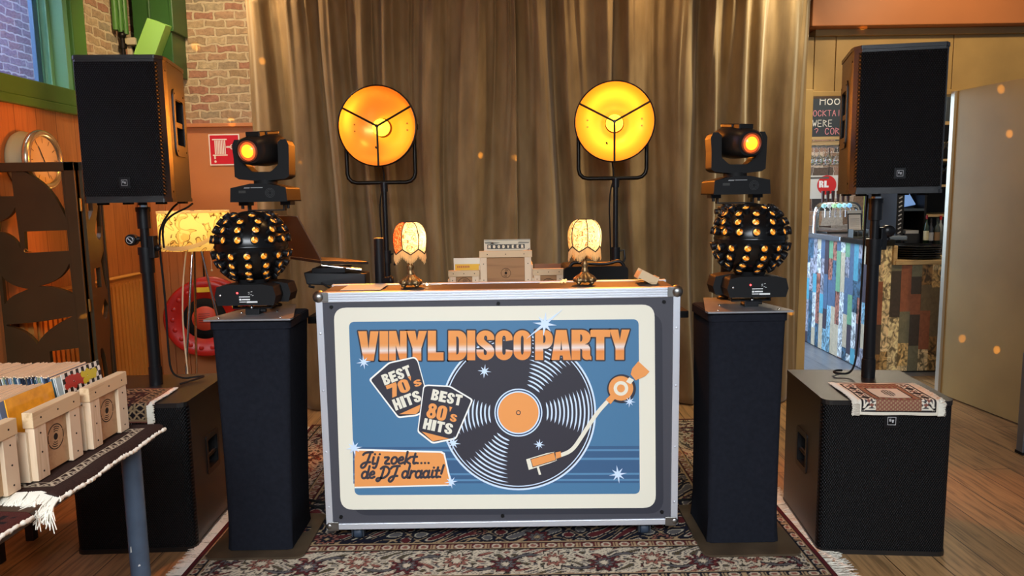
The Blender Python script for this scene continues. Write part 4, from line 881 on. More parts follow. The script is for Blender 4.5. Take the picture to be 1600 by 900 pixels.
# ------------------------------------------------------------------ dish lamps
dish_in = M('dish_orange', (255, 176, 84), .28, .5); bulb_m = emis('dish_bulb', (255, 222, 60), 2.2)
def dish_lamp(x, y, z, yaw, label, tilt=0):
    t = thing('dish_lamp', label, 'lamp', (x, y, 0)); o = (0, 0, 0)
    Rr = .212; T = Matrix.Translation((0, 0, z)) @ Matrix.Rotation(yaw, 4, 'Z')
    m = MB(); m.T = T; m.mat(dish_in); m.lathe([(.052, .118), (.10, .105), (.15, .075), (.185, .040), (.205, .008), (.2085, .0)], axis='Y', n=64)
    m.mat(M('dish_core', (150, 70, 20), .5, .2)); m.lathe([(.001, .150), (.050, .150), (.055, .118)], axis='Y', n=40)
    m.mat(dark_metal); m.lathe([(.001, .157), (.058, .157), (.062, .125), (.108, .111), (.158, .080), (.192, .043), (.212, .008), (.212, -.004)], axis='Y', n=64); dish = m.build('dish', t)
    m = MB(); m.T = T; m.mat(dark_metal); m.lathe([(.2075, -.008), (.2145, -.008), (.2145, .012), (.2075, .012)], axis='Y', n=64); m.build('rim', dish)
    for a in (28, 152, 270):
        m = MB(); m.T = T; m.mat(dark_metal); m.cyl((0, -.004, 0), (.21 * math.cos(R(a)), -.004, .21 * math.sin(R(a))), .0055, n=8); 
        if a == 270: m.cyl((0, -.010, 0), (0, .002, 0), .0095, n=12)
        m.build('guard_spoke', dish)
    m = MB(); m.T = T; m.mat(bulb_m); m.sphere((0, .085, 0), .047, 24, 14); m.build('bulb', dish)
    for sx_ in (-1, 1):
        for dz in (-.018, .018):
            m = MB(); m.T = T; m.mat(M('rivet_orange', (200, 120, 40), .4, .5)); m.cyl((sx_ * .145, .078, dz), (sx_ * .145, .072, dz), .004, n=8); m.build('rivet', dish)
    lt = light('dish_lamp_light', 'POINT', (x, y, z), 0.30, (1.0, .48, .06), parent=t, shadow_soft_size=.02)
    lt.location = T @ Vector((0, .022, 0))
    lf = light('dish_lamp_beam', 'SPOT', (x, y, z), 72, (1.0, .27, .025), parent=t, shadow_soft_size=.05, spot_size=R(172), spot_blend=.15)
    lf.location = T @ Vector((0, -.015, 0)); lf.rotation_euler = (R(-90), 0, yaw)
    w = .186; zb = z - .297
    pts = [(-w, .075, z)] + [(-w, .075, zb + .05)] + [(-w + .05 * (1 - math.cos(R(a))), .075, zb + .05 - .05 * math.sin(R(a))) for a in (30, 60, 90)] + [(w - .05 + .05 * math.sin(R(a)), .075, zb + .05 - .05 * math.cos(R(a))) for a in (0, 30, 60, 90)] + [(w, .075, z)]
    m = MB(); m.mat(dark_metal); m.tube(pts, .011, 10); m.build('yoke', t)
    for s in (-1, 1):
        m = MB(); m.mat(black_s); m.cyl((s * (w + .022), .075, z), (s * (w + .006), .075, z), .016, n=14); m.build('yoke_knob', t)
    m = MB(); m.mat(black_s); m.cyl((.015, .06, .55), (.015, .06, zb), .014); m.cyl((.015, .06, .16), (.015, .06, 1.0), .019); m.cyl((.015, .06, .98), (.015, .06, 1.05), .026); m.cyl((.015, .06, zb - .05), (.015, .06, zb), .020); m.build('pole', t)
    m = MB(); m.mat(black_s); m.tube([(.04, .05, 1.03), (.06, .045, 1.035), (.065, .045, .99), (.058, .045, .97)], .006); m.build('lever', t)
    for k in range(3):
        a = R(90 + 120 * k); m = MB(); m.mat(black_s); m.cyl((.015 + .02 * math.cos(a), .06 + .02 * math.sin(a), .55), (.015 + .36 * math.cos(a), .06 + .30 * math.sin(a), .024), .011, n=10); m.cyl((.015, .06, .2), (.015 + .19 * math.cos(a), .06 + .16 * math.sin(a), .29), .007, n=8); m.build('leg', t)
    m = MB(); m.mat(black_m); m.tube(smooth_pts([(-.03, .10, z - .10), (.02, .11, zb + .03), (-.02, .08, zb - .1), (-.01, .085, 1.1), (0, .085, .6)]), .004, 6); m.build('cable', t)
    return t
dish_lamp(-.705, 4.0, 1.720, R(-5), 'round orange glowing dish lamp on a stand, left of the two')
dish_lamp(.560, 4.0, 1.724, R(-8), 'round orange glowing dish lamp on a stand, right of the two')

# ------------------------------------------------------------------ light towers with ball lights and moving heads
cover_m = M('stretch_cover', (26, 28, 35), .95, var=.15, scale=60, bump=.15, spec=.1)
steel_plate = M('black_steel_plate', (84, 70, 54), .38, .25, var=.3, scale=8)
def tower(sgn, cx, label, x_bot, x_top, ybase, plate):
    t = thing('light_tower', label, 'light tower', (cx, 2.8, 0)); o = (cx, 2.8, 0)
    m = MB(o); m.mat(steel_plate); x0, x1, y0, y1 = plate; ext = rrect(x0, x1, y0, y1, .035); hx = x1 - .055 if sgn < 0 else x0 + .055
    hole = [(hx + .024 * math.cos(R(a)), y0 + .24 + .034 * math.sin(R(a))) for a in range(0, 360, 20)]
    m.prism_h([ext, hole] if sgn < 0 else [ext], .008, 'Z', .012); m.build('base_plate', t, bev=.002)
    m = MB(o); m.mat(cover_m); rs = []; H_ = .905
    for k in range(25):
        u = k / 24; z = .022 + u * (H_ - .022); x0b, x1b = x_bot; x0t, x1t = x_top; xa, xb = x0b + (x0t - x0b) * u, x1b + (x1t - x1b) * u
        fl = .004 * max(0, 1 - u / .06) - .003 * math.sin(PI * u); ya, yb = 2.652 - fl, 2.652 + .27 + fl
        wr = [(.0025 * math.sin(z * 160 + i * 1.7) if z < .12 else 0) for i in range(28)]
        rs.append([(px + wr[i], py, z) for i, (px, py) in enumerate(rrect(xa - fl, xb + fl, ya, yb, .022, 6))])
    m.rings(rs, True); m.build('fabric_cover', t)
    m = MB(o); m.mat(cover_m); m.prism(rrect(x_top[0] - .004, x_top[1] + .004, 2.648, 2.926, .022), .03, 'Z', .872); m.build('cover_hem', t, bev=.004)
    m = MB(o); m.mat(alu_dull); a0, a1 = x_top; m.prism([(a0 - .014, 2.628), (a1 + .014, 2.628), (a1 + .016, 2.66), (cx + .075, 3.0), (cx - .075, 3.0), (a0 - .016, 2.66)], .006, 'Z', .906)
    m.build('top_plate', t, bev=.002)
    for x, y in ((a0 + .03, 2.66), (a1 - .03, 2.66), (cx + .06, 2.80), (cx - .07, 2.78)):
        m = MB(o); m.mat(chrome); m.sphere((x, y, .913), .006, 10, 6, (1, 1, .5)); m.build('bolt', t)
    mp = thing('mounting_pole', 'short black pole rising behind the %s disco ball light to the moving head' % ('left' if sgn < 0 else 'right'), 'pole', (cx, 2.958, .913)); o = mp.location
    m = MB(o); m.mat(black_s); m.cyl((cx, 2.958, .913), (cx, 2.958, 1.295), .0175); m.lathe([(.03, .913), (.03, .92), (.018, .925)], (cx, 2.958, 0)); m.build('tube', mp)
    m = MB(o); m.mat(black_s); m.bb((cx - .028, 2.935, 1.245), (cx + .028, 2.985, 1.285)); m.cyl((cx - .05, 2.945, 1.265), (cx - .02, 2.945, 1.265), .010); m.build('clamp', mp, bev=.003)
    return t
TL, TR = -.965, .862
tower(-1, TL, 'black fabric covered light tower standing left of the flight case', (-1.092, -.852), (-1.105, -.818), 0, (-1.165, -.795, 2.592, 2.975))
tower(1, TR, 'black fabric covered light tower standing right of the flight case', (.730, .994), (.722, 1.004), 0, (.690, 1.055, 2.556, 3.005))
amber_lens = emis('amber_lens', (255, 164, 44), 1.5)
def amber_facets():
    m, nt, b = base_mat('amber_facet_lens')
    v = N(nt, 'ShaderNodeTexVoronoi', Scale=110.0); nt.links.new(coords(nt), v.inputs['Vector'])
    o = ramp(nt, v.outputs['Color'], [(.25, lin((110, 54, 4))), (.5, lin((226, 128, 22))), (.8, lin((255, 206, 110)))])
    nt.links.new(o, b.inputs['Base Color']); nt.links.new(o, b.inputs['Emission Color']); b.inputs['Emission Strength'].default_value = .75; b.inputs['Roughness'].default_value = .2
    return m
facet = amber_facets()
def barrel_mesh():
    m = MB(); m.mat(black_s); m.lathe([(.0130, -.004), (.0146, .012), (.0150, .0165), (.0125, .0165), (.0118, .010)], n=18); return m
def ball_light(cx, label, yawb):
    c = Vector((cx, 2.772, 1.168)); t = thing('ball_light', label, 'disco light', (cx, 2.75, .912)); o = t.location
    m = MB(o); m.mat(gloss_black); m.sphere(c, .132, 48, 28); m.lathe([(.1335, -.004), (.1345, 0), (.1335, .004)], c, n=48); sh = m.build('ball', t)
    bm_ = barrel_mesh(); proto = bm_.build('lens_barrel', t); lm_ = MB(); lm_.mat(facet); lm_.lathe([(.001, .0140), (.007, .0130), (.0119, .0105)], n=16); lproto = lm_.build('lens', proto); first = True
    for lat, n, of in ((12, 15, 0), (27, 13, .5), (41, 11, .1), (54, 8, .4), (-12, 15, .5), (-27, 13, 0), (-41, 11, .4), (-54, 8, .1)):
        for i in range(n):
            a = 2 * PI * (i + of) / n + yawb; d = Vector((math.cos(a) * math.cos(R(lat)), math.sin(a) * math.cos(R(lat)), math.sin(R(lat))))
            if d.z < -.84: continue
            ob = proto if first else copy_tree(proto, t); first = False
            ob.matrix_local = Matrix.Translation(c - o + d * .131) @ d.to_track_quat('Z', 'Y').to_matrix().to_4x4()
    s = 1 if cx < 0 else -1
    m = MB(o); m.mat(M('housing_black', (26, 26, 27), .6, spec=.15)); pr = [(-.122, .985), (-.112, .952), (.112, .952), (.122, .985), (.112, 1.022), (.07, 1.030), (-.07, 1.030), (-.112, 1.022)]
    m.prism([(cx - .01 * s + a * .93, z) for a, z in pr], .10, 'Y', 2.700); m.prism([(cx + .01 * s + a, z) for a, z in pr], .09, 'Y', 2.79); m.cyl((cx, 2.77, 1.02), (cx, 2.77, 1.045), .05, .06, 24); m.cyl((cx, 2.77, 1.045), (cx, 2.77, 1.06), .03, .03, 24); hs = m.build('housing', t, bev=.006)
    m = MB(o); f = Flat(m, lambda x, y, d: (cx - .01 * s + x, 2.6995 - d * .0003, y)); m.mat(M('label_white', (226, 226, 224), .5)); f.poly([(.005, .962), (.045, .962), (.045, .968), (.005, .968)], 1); f.poly([(-.022, .964), (.003, .964), (.003, .967), (-.022, .967)], 1); f.poly([(-.022, .971), (-.014, .971), (-.014, .978), (-.022, .978)], 1); f.poly([(-.012, .972), (.018, .972), (.018, .977), (-.012, .977)], 1); f.poly([(-.022, .983), (.018, .983), (.018, .986), (-.022, .986)], 1)
    for x, z in ((.012, 1.0), (.022, 1.002), (.012, .994), (.02, .991), (.026, .988)): f.poly([(x, z), (x + .006, z + .001), (x + .006, z + .0025), (x, z + .0015)], 1)
    m.build('panel_print', hs)
    m = MB(o); m.mat(emis('red_led', (255, 60, 60), 7)); m.sphere((cx - .01 * s - .028, 2.699, .999), .0035, 10, 6, (1, .5, 1)); m.build('red_led', hs)
    m = MB(o); m.mat(chrome); m.sphere((cx - .01 * s - .092, 2.699, .99), .005, 10, 6, (1, .5, 1)); m.build('bracket_screw', hs)
    m = MB(o); m.mat(black_s); m.bb((cx - .075, 2.745, .932), (cx + .075, 2.785, .938)); m.bb((cx - .075, 2.745, .932), (cx - .070, 2.785, .960)); m.bb((cx + .070, 2.745, .932), (cx + .075, 2.785, .960)); m.build('bracket', t, bev=.001)
    m = MB(o); m.mat(black_s); m.bb((cx - .026, 2.735, .912), (cx + .026, 2.79, .933)); m.cyl((cx + .026, 2.76, .925), (cx + .045, 2.76, .925), .008); m.mat(chrome); m.sphere((cx, 2.735, .940), .007, 10, 6); m.build('clamp', t, bev=.002)
    return t
bl_l = ball_light(-.978, 'black disco ball light with amber lenses on the left light tower', R(6))
bl_r = ball_light(.900, 'black disco ball light with amber lenses on the right light tower', R(-3))
def moving_head(cx, sgn, label):
    t = thing('moving_head_light', label, 'stage light', (cx, 2.945, 1.296)); o = t.location; y = 2.945
    m = MB(o); m.mat(black_s); m.bb((cx - .07, y - .015, 1.296), (cx + .07, y + .015, 1.301)); 
    for s in (-1, 1): m.bb((cx + s * .07 - .003, y - .015, 1.296), (cx + s * .07 + .003, y + .015, 1.322)); m.bb((cx + s * .082 - .02, y - .03, 1.318), (cx + s * .082 + .02, y + .03, 1.334)); m.cyl((cx + s * .09, y - .02, 1.305), (cx + s * .09, y - .02, 1.32), .006)
    m.build('mounting_bracket', t, bev=.001)
    m = MB(o); m.mat(M('stage_light_plastic', (24, 24, 25), .6, spec=.15)); lo, hi = (-.112, .108) if sgn < 0 else (-.108, .112)
    pr = [(-.110, 1.332), (.110, 1.332), (.106, 1.386), (.03, 1.402), (-.03, 1.402), (-.106, 1.386)]
    m.prism([(cx + a, z) for a, z in pr], .19, 'Y', y - .095); bs = m.build('base', t, bev=.005)
    m = MB(o); f = Flat(m, lambda x, yy, d: (cx + x, y - .0955 - d * .0002, yy)); m.mat(M('base_print', (150, 150, 150), .5)); f.poly([(-.055, 1.384), (-.033, 1.384), (-.030, 1.388), (-.052, 1.388)], 1); f.poly([(-.028, 1.385), (.018, 1.385), (.018, 1.388), (-.028, 1.388)], 1)
    m.mat(M('display_dark', (52, 50, 46), .3)); f.poly([(-.075, 1.366), (-.048, 1.366), (-.048, 1.376), (-.075, 1.376)], 1)
    m.mat(M('vent_grey', (60, 60, 60), .5))
    for r in (.008, .013, .018): f.ring(.045, 1.366, r - .001, r, 1, n=28)
    m.build('panel_print', bs)
    m = MB(o); m.mat(M('yoke_plastic', (27, 26, 26), .6, spec=.15)); yp = [(-.106, 1.498), (-.110, 1.55), (-.100, 1.572), (-.080, 1.572), (-.068, 1.56), (-.066, 1.475), (-.036, 1.448), (.036, 1.448), (.066, 1.475), (.068, 1.56), (.080, 1.572), (.100, 1.572), (.110, 1.55), (.106, 1.43), (.09, 1.42), (.03, 1.414), (-.03, 1.414), (-.09, 1.42), (-.106, 1.43)]
    m.prism([(cx + a, z) for a, z in yp], .085, 'Y', y - .042); m.cyl((cx, y, 1.40), (cx, y, 1.418), .045, n=24); m.build('yoke', t, bev=.008, seg=3)
    hc = Vector((cx, y, 1.535)); T = Matrix.Translation(hc) @ Matrix.Rotation(R(13 * sgn), 4, 'Z') @ Matrix.Rotation(R(6), 4, 'X')
    m = MB(o); m.T = T; m.mat(M('head_plastic', (28, 26, 25), .36)); rs = []
    for yy, rx_, rz_ in ((.115, .030, .034), (.11, .045, .05), (.06, .058, .062), (0, .064, .064), (-.06, .062, .058), (-.10, .055, .052), (-.112, .047, .046)):
        rs.append([(rx_ * math.copysign(abs(math.cos(a)) ** .75, math.cos(a)), yy, rz_ * math.copysign(abs(math.sin(a)) ** .75, math.sin(a))) for a in np.linspace(0, 2 * PI, 33)[:-1]])
    m.rings(rs, True); m.box((0, -.02, .062), (.06, .10, .02)); m.box((-.03, .02, .064), (.012, .09, .014)); m.box((.03, .02, .064), (.012, .09, .014)); hd = m.build('head', t, bev=.003)
    m = MB(o); m.T = T; m.mat(M('lens_ring', (150, 70, 40), .3)); m.lathe([(.040, -.108), (.040, -.120), (.036, -.120), (.034, -.1135)], axis='Y', n=32); m.build('lens_ring', hd)
    m = MB(o); m.T = T; m.mat(emis('head_lens', (255, 186, 40), 1.6)); m.lathe([(.001, -.124), (.014, -.122), (.025, -.117)], axis='Y', n=28); m.mat(emis('head_lens_edge', (255, 104, 44), .7)); m.lathe([(.025, -.117), (.035, -.1135)], axis='Y', n=28); m.build('lens', hd)
    for s in (-1, 1):
        m = MB(o); m.mat(black_s); m.cyl((cx + s * .06, y, 1.535), (cx + s * .07, y, 1.535), .02, n=16); m.build('pivot', t)
    return t
moving_head(-.968, -1, 'black moving head stage light above the left disco ball light')
moving_head(.890, 1, 'black moving head stage light above the right disco ball light')

# ------------------------------------------------------------------ loudspeakers, poles, subwoofers
def ev_badge(root, par, x, y, z, s):
    m = MB(); m.mat(black_s); m.box((x, y, z), (s * 1.9, .004, s * 1.9)); bd = m.build('badge', par, bev=.001)
    m = MB(); f = Flat(m, lambda a, b_, d: (x + a, y - .0022 - d * .0003, z + b_)); m.mat(M('badge_silver', (190, 190, 190), .4))
    f.line([(-s / 2, -s / 2), (s / 2, -s / 2), (s / 2, s / 2), (-s / 2, s / 2)], s * .06, 1, True); word(f, 'E', -s * .30, -s * .05, s * .22, s * .36, 1, ydown=False); word(f, 'V', -s * .02, -s * .22, s * .30, s * .40, 1, ydown=False); m.build('badge_lettering', bd)
def loudspeaker(loc, rz, label, W_, H_, D_, tap):
    t = thing('loudspeaker', label, 'loudspeaker', loc, rz)
    prof = lambda g: [(-W_ / 2 + g, -D_ / 2 + .03), (-W_ / 2 + .02 + g, -D_ / 2 + g), (W_ / 2 - .02 - g, -D_ / 2 + g), (W_ / 2 - g, -D_ / 2 + .03), (W_ / 2 - g, -D_ / 2 + .065), (W_ / 2 - tap - g, D_ / 2 - g), (-W_ / 2 + tap + g, D_ / 2 - g), (-W_ / 2 + g, -D_ / 2 + .065)]
    m = MB(); m.mat(black); m.prism(prof(.003), H_ - .024, 'Z', .012); bd = m.build('cabinet', t)
    for s in (-1, 1):
        cut = MB(); cut.mat(black_m); ang = math.atan2(tap, D_ - .065)
        ym = .035; xs = s * (W_ / 2 - tap * (ym + D_ / 2 - .065) / (D_ - .065))
        for z0, z1 in ((.225, .295), (.315, .40)): cut.bb((xs - .06, ym - .062, z0), (xs + .06, ym + .062, z1))
        c = cut.build('cut', t); carve(bd, c)
        m = MB(); m.mat(black); q = Matrix.Translation((xs, ym, .31)) @ Matrix.Rotation(s * ang, 4, 'Z'); m.T = q
        m.prism_h([rrect(-.090, .090, -.130, .130, .03), rrect(-.064, .064, -.088, .092, .012)], .005, 'X', -.002 if s > 0 else -.003); m.build('handle', t, bev=.001)
        for yy, zz in ((-.070, -.110), (.070, -.110), (-.070, .112), (.070, .112)):
            m = MB(); m.T = q; m.mat(screw_m); m.cyl((s * .002, yy, zz), (s * .005, yy, zz), .0035, n=8); m.build('screw', t)
    for z in (0, H_ - .014):
        m = MB(); m.mat(black); m.prism(prof(0), .014, 'Z', z); m.build('end_cap', t, bev=.004)
    m = MB(); m.mat(grille); g = [(-W_ / 2 + .014, -D_ / 2 + .012), (-W_ / 2 + .020, -D_ / 2 - .001), (W_ / 2 - .020, -D_ / 2 - .001), (W_ / 2 - .014, -D_ / 2 + .012)]
    m.prism(g, H_ - .05, 'Z', .025); m.build('grille', t)
    for s in (-1, 1):
        for z in (.04, H_ - .05):
            m = MB(); m.mat(screw_m); m.cyl((s * (W_ / 2 - .004), -D_ / 2 + .05, z), (s * (W_ / 2 - .001), -D_ / 2 + .05, z), .004, n=8); m.build('screw', t)
        for yy in (-.11, .10):
            m = MB(); m.mat(black_m); m.bb((s * .11 - .016, yy - .016, -.008), (s * .11 + .016, yy + .016, .002)); m.build('foot', t)
    ev_badge(t, t, .005, -D_ / 2 - .003, .075, .021)
    return t
loudspeaker((1.478, 2.945, 1.326), R(-10), 'black loudspeaker on a pole at the right, in front of the bar opening', .332, .545, .34, .035)
loudspeaker((-1.472, 2.985, 1.337), R(3), 'black loudspeaker on a pole at the left, below the green window', .332, .545, .34, .040)
def speaker_pole(x, y, z0, z1, label, gauge):
    t = thing('speaker_pole', label, 'speaker pole', (x, y, z0)); L = z1 - z0
    m = MB(); m.mat(black_s); m.cyl((0, 0, .0), (0, 0, .075), .026, n=20); m.cyl((0, 0, .075), (0, 0, .085), .023, n=20); m.build('lower_sleeve', t)
    m = MB(); m.mat(black_s); m.cyl((0, 0, .08), (0, 0, L * .70), .0225, n=20); m.build('lower_tube', t)
    m = MB(); m.mat(black_s); m.cyl((0, 0, L * .66), (0, 0, L), .0175, n=20); m.build('upper_tube', t)
    m = MB(); m.mat(black_s); m.cyl((0, 0, L * .62), (0, 0, L * .75), .0275, n=20); m.cyl((0, 0, L * .72), (0, 0, L * .76), .031, n=20); m.bb((.018, -.02, L * .70), (.042, .02, L * .82)); m.build('collar', t, bev=.003)
    m = MB(); m.mat(black_s); m.cyl((0, 0, L * .86), (0, 0, L * .965), .025, n=20); m.cyl((0, 0, L * .95), (0, 0, L * .975), .028, n=20); m.mat(chrome); m.cyl((0, 0, L * .965), (0, 0, L * .985), .019, n=20); m.build('top_sleeve', t)
    m = MB(); m.mat(black_s); s = -1 if gauge else 1; m.cyl((s * .02, 0, L * .805), (s * .045, -.005, L * .80), .010); m.lathe([(.001, -.022), (.020, -.022), (.023, -.016), (.023, .012), (.001, .012)], (s * .052, 0, L * .80), 'Y', 20)
    if gauge:
        m.mat(M('knob_ring', (190, 190, 190), .4)); m.lathe([(.0125, -.0225), (.0145, -.0225)], (s * .052, 0, L * .80), 'Y', 24); m.box((s * .052, -.0226, L * .80), (.022, .0006, .004), Matrix.Rotation(R(45), 3, 'Y'))
    m.build('knob', t)
    m = MB(); m.mat(black_s); m.cyl((.02, 0, L * .765), (.05, 0, L * .755), .010); m.sphere((.05, 0, L * .755), .013, 12, 8); m.build('lock_pin', t)
    return t
speaker_pole(1.443, 2.925, .587, 1.326, 'black pole carrying the right loudspeaker above its subwoofer', False)
speaker_pole(-1.482, 2.985, .587, 1.337, 'black pole with a round knob carrying the left loudspeaker', True)
def subwoofer(loc, rz, label, W_, D_, H_):
    t = thing('subwoofer', label, 'subwoofer', loc, rz)
    m = MB(); m.mat(black); m.bb((-W_ / 2, -D_ / 2 + .04, .012), (W_ / 2, D_ / 2, H_ - .004)); cb = m.build('cabinet', t)
    for s in (-1, 1):
        cut = MB(); cut.mat(black_m); cut.bb((s * W_ / 2 - .05, -.045, H_ * .44), (s * W_ / 2 + .05, .055, H_ * .64)); c = cut.build('cut', t); carve(cb, c)
        m = MB(); m.mat(black_s); m.prism_h([rrect(-.062, .072, H_ * .40, H_ * .68, .015), rrect(-.045, .055, H_ * .44, H_ * .64, .008)], .004, 'X', s * W_ / 2 - (.001 if s > 0 else .003)); m.cyl((s * (W_ / 2 - .012), -.045, H_ * .52), (s * (W_ / 2 - .012), .055, H_ * .52), .010, n=10); m.build('handle', t, bev=.001)
    m = MB(); m.mat(black); pr = [(-W_ / 2 - .002, D_ / 2 + .002), (-W_ / 2 - .002, -D_ / 2 + .03)] + [(-W_ / 2 + .03 + .032 * math.cos(R(a)), -D_ / 2 + .03 + .032 * math.sin(R(a))) for a in (200, 225, 250, 270)] + [(W_ / 2 - .03 + .032 * math.cos(R(a)), -D_ / 2 + .03 + .032 * math.sin(R(a))) for a in (270, 290, 315, 340)] + [(W_ / 2 + .002, -D_ / 2 + .03), (W_ / 2 + .002, D_ / 2 + .002)]
    m.prism(pr, .018, 'Z', H_ - .018); m.build('top_panel', t, bev=.005, seg=3)
    m = MB(); m.mat(black); m.prism(pr, .018, 'Z', 0); m.build('bottom_panel', t, bev=.004)
    m = MB(); m.mat(grille); g = [(-W_ / 2 + .001, -D_ / 2 + .06), (-W_ / 2 + .001, -D_ / 2 + .03)] + [(-W_ / 2 + .03 + .029 * math.cos(R(a)), -D_ / 2 + .03 + .029 * math.sin(R(a))) for a in (200, 225, 250, 270)] + [(W_ / 2 - .03 + .029 * math.cos(R(a)), -D_ / 2 + .03 + .029 * math.sin(R(a))) for a in (270, 290, 315, 340)] + [(W_ / 2 - .001, -D_ / 2 + .03), (W_ / 2 - .001, -D_ / 2 + .06)]
    m.prism(g, H_ - .036, 'Z', .018, True); m.build('grille', t)
    ev_badge(t, t, .01, -D_ / 2 - .001, H_ - .075, .028)
    return t
SUBR = subwoofer((1.374, 2.812, 0), R(-5), 'black subwoofer on the floor at the right with a cream rug on top', .455, .47, .587)
SUBL = subwoofer((-1.470, 2.92, 0), R(2), 'black subwoofer on the floor at the left behind the record table', .450, .47, .587)

# small rugs draped over the subwoofers and the record table
def drape(edge_y, ztop, rad=.012):
    def f(P):
        P = P.copy(); d = edge_y - P[..., 1]; over = d > 0; a = np.clip(d / rad, 0, PI / 2)
        yy = np.where(over, edge_y - rad * np.sin(a), P[..., 1]); zz = np.where(over, ztop - rad * (1 - np.cos(a)) - np.clip(d - rad * PI / 2, 0, None), ztop)
        zz = zz + .0015 * np.sin(P[..., 0] * 40) * np.sin(P[..., 1] * 33)
        P[..., 1] = yy; P[..., 2] = zz; return P
    return f
def small_rug(name, label, loc, rz, x0, x1, y0, y1, edge, ztop, style, fr, seed):
    t = thing(name, label, 'rug', loc, rz); zf = drape(edge, ztop)
    o = rug(name, None, x0, x1, y0, y1, zf, .0025, style, .006, parent=t); o.location = ((x0 + x1) / 2, (y0 + y1) / 2, 0)
    for side in fr:
        pts = []; dirs = []
        for v in np.linspace(y0, y1, 14):
            xx = x0 if side < 0 else x1; p = zf(np.array([[[xx, v, 0.0]]]))[0, 0]; pts.append(tuple(p - np.array([0, 0, .003]))); dirs.append((side, 0, 0))
        m_ = MB(); rng = random.Random(seed)
        t2 = bpy.data.objects.new('tmp', None); fo = fringe('fringe', t, [Vector(p) + t.location for p in pts], dirs, .020, 420, white_thread, .0022, seed, curl=.5); bpy.data.objects.remove(t2)
    return t
small_rug('small_rug', 'cream and pink patterned mini rug draped over the right subwoofer', (1.374, 2.812, 0), R(-5), -.115, .165, -.305, -.012, -.242, .5945, 'cream', (-1, 1), 5)
small_rug('small_rug', 'dark patterned mini rug with white fringe draped over the left subwoofer', (-1.470, 2.92, 0), R(2), -.20, .098, -.325, -.03, -.242, .5945, 'dark', (1,), 6)

# ------------------------------------------------------------------ record table at the left with crates and rugs
tb = thing('record_table', 'table with blue grey legs at the left carrying crates of singles', 'table', (-1.45, 1.40, 0)); o = (-1.45, 1.40, 0)
m = MB(o); m.mat(wood('dark_table_wood', (60, 42, 30), (40, 28, 20), 'Y')); m.bb((-1.95, .75, .69), (-.990, 1.965, .715)); m.build('table_top', tb, bev=.003)
blue_leg = M('blue_grey_paint_leg', (66, 80, 98), .45, var=.15, scale=20)
for x, y in ((-1.018, 1.885), (-1.018, .82), (-1.90, 1.90), (-1.90, .82)):
    m = MB(o); m.mat(blue_leg); m.cyl((x, y, 0), (x, y, .69), .0245, n=24)
    if y > 1.5 and x > -1.5:
        m.mat(M('chipped_paint', (206, 206, 200), .7)); 
        for a, z, w, h in ((-80, .335, .012, .008), (-66, .375, .006, .006), (-110, .42, .005, .02)): 
            ca, sa = math.cos(R(a)), math.sin(R(a)); cc = Vector((x + .0247 * ca, y + .0247 * sa, z)); tn = Vector((-sa, ca, 0)); m.add([cc - tn * w / 2 + Vector((0, 0, -h / 2)), cc + tn * w / 2 + Vector((0, 0, -h / 3)), cc + tn * w / 3 + Vector((0, 0, h / 2)), cc - tn * w / 3 + Vector((0, 0, h / 3))], [(0, 1, 2, 3)])
    m.build('leg', tb)
def side_drape(edge_x, ztop, slope=0, rad=.02):
    def f(P):
        P = P.copy(); d = P[..., 0] - edge_x; over = d > 0; a = np.clip(d / rad, 0, PI / 2)
        P[..., 2] = np.where(over, ztop - rad * (1 - np.cos(a)) - np.clip(d - rad * PI / 2, 0, None), ztop) + .002 * np.sin(P[..., 1] * 30) * np.sin(P[..., 0] * 25 + 1)
        P[..., 0] = np.where(over, edge_x + rad * np.sin(a), P[..., 0]); return P
    return f
def table_rug(label, x0, x1, y0, y1, edge, ztop, style, seed, frs):
    t = thing('table_rug', label, 'rug', ((x0 + x1) / 2, (y0 + y1) / 2, ztop)); zf = side_drape(edge, ztop)
    o = rug('table_rug', None, x0, x1, y0, y1, lambda P: zf(P) , .002, style, .007, parent=t); o.location = (0, 0, -ztop)
    pe = [Vector(zf(np.array([[[x1, v, 0.0]]]))[0, 0]) for v in np.linspace(y0, y1, 12)]
    rng = random.Random(seed); m = MB(t.location); m.mat(white_thread); n_ = 110
    m.tube([Vector(zf(np.array([[[x1, v, 0.0]]]))[0, 0]) + Vector((rng.uniform(-.0015, .0015), 0, rng.uniform(-.0015, .0015) - .002)) for v in np.linspace(y0, y1, n_)], [.0044 + rng.uniform(-.0016, .0016) for _ in range(n_)], 8); m.build('edge_binding', t)
    if frs:
        pf = [Vector(zf(np.array([[[v, y0, 0.0]]]))[0, 0]) for v in np.linspace(x0, x1, 12)]
        fringe('fringe', t, pf, [(.1, -1, -.35)] * 12, .085, 420, white_thread, .0022, seed + 1, curl=.5, drop=False)
    return t
table_rug('dark brown shaggy rug with a white zigzag band under the front record crates', -1.45, -.968, 1.505, 1.99, -.992, .7245, 'brown', 11, True)
table_rug('maroon rug at the very corner of the record table, nearest the camera', -1.45, -.972, .80, 1.42, -.992, .7245, 'maroon', 14, False)
CRZ = .7275
crate((-1.06, 1.862, CRZ), R(90), .172, .158, .40, 'pine singles crate holding the black and white chequered sleeve, farthest on the table', .030, pz=.075)
crate((-1.066, 1.655, CRZ), R(90), .172, .158, .34, 'pine singles crate with an orange-lit sleeve in front, second from the far end', .030, pz=.075)
crate((-1.078, 1.442, CRZ), R(90), .172, .158, .34, 'pine singles crate cut off by the left picture edge, nearest the camera', .030, pz=.075)
pal = [(60, 84, 112), (86, 104, 126), (176, 190, 206), (44, 56, 78), (150, 160, 172), (98, 84, 72), (206, 208, 204), (54, 90, 96), (120, 128, 150), (32, 38, 52), (140, 150, 120), (190, 172, 148)]
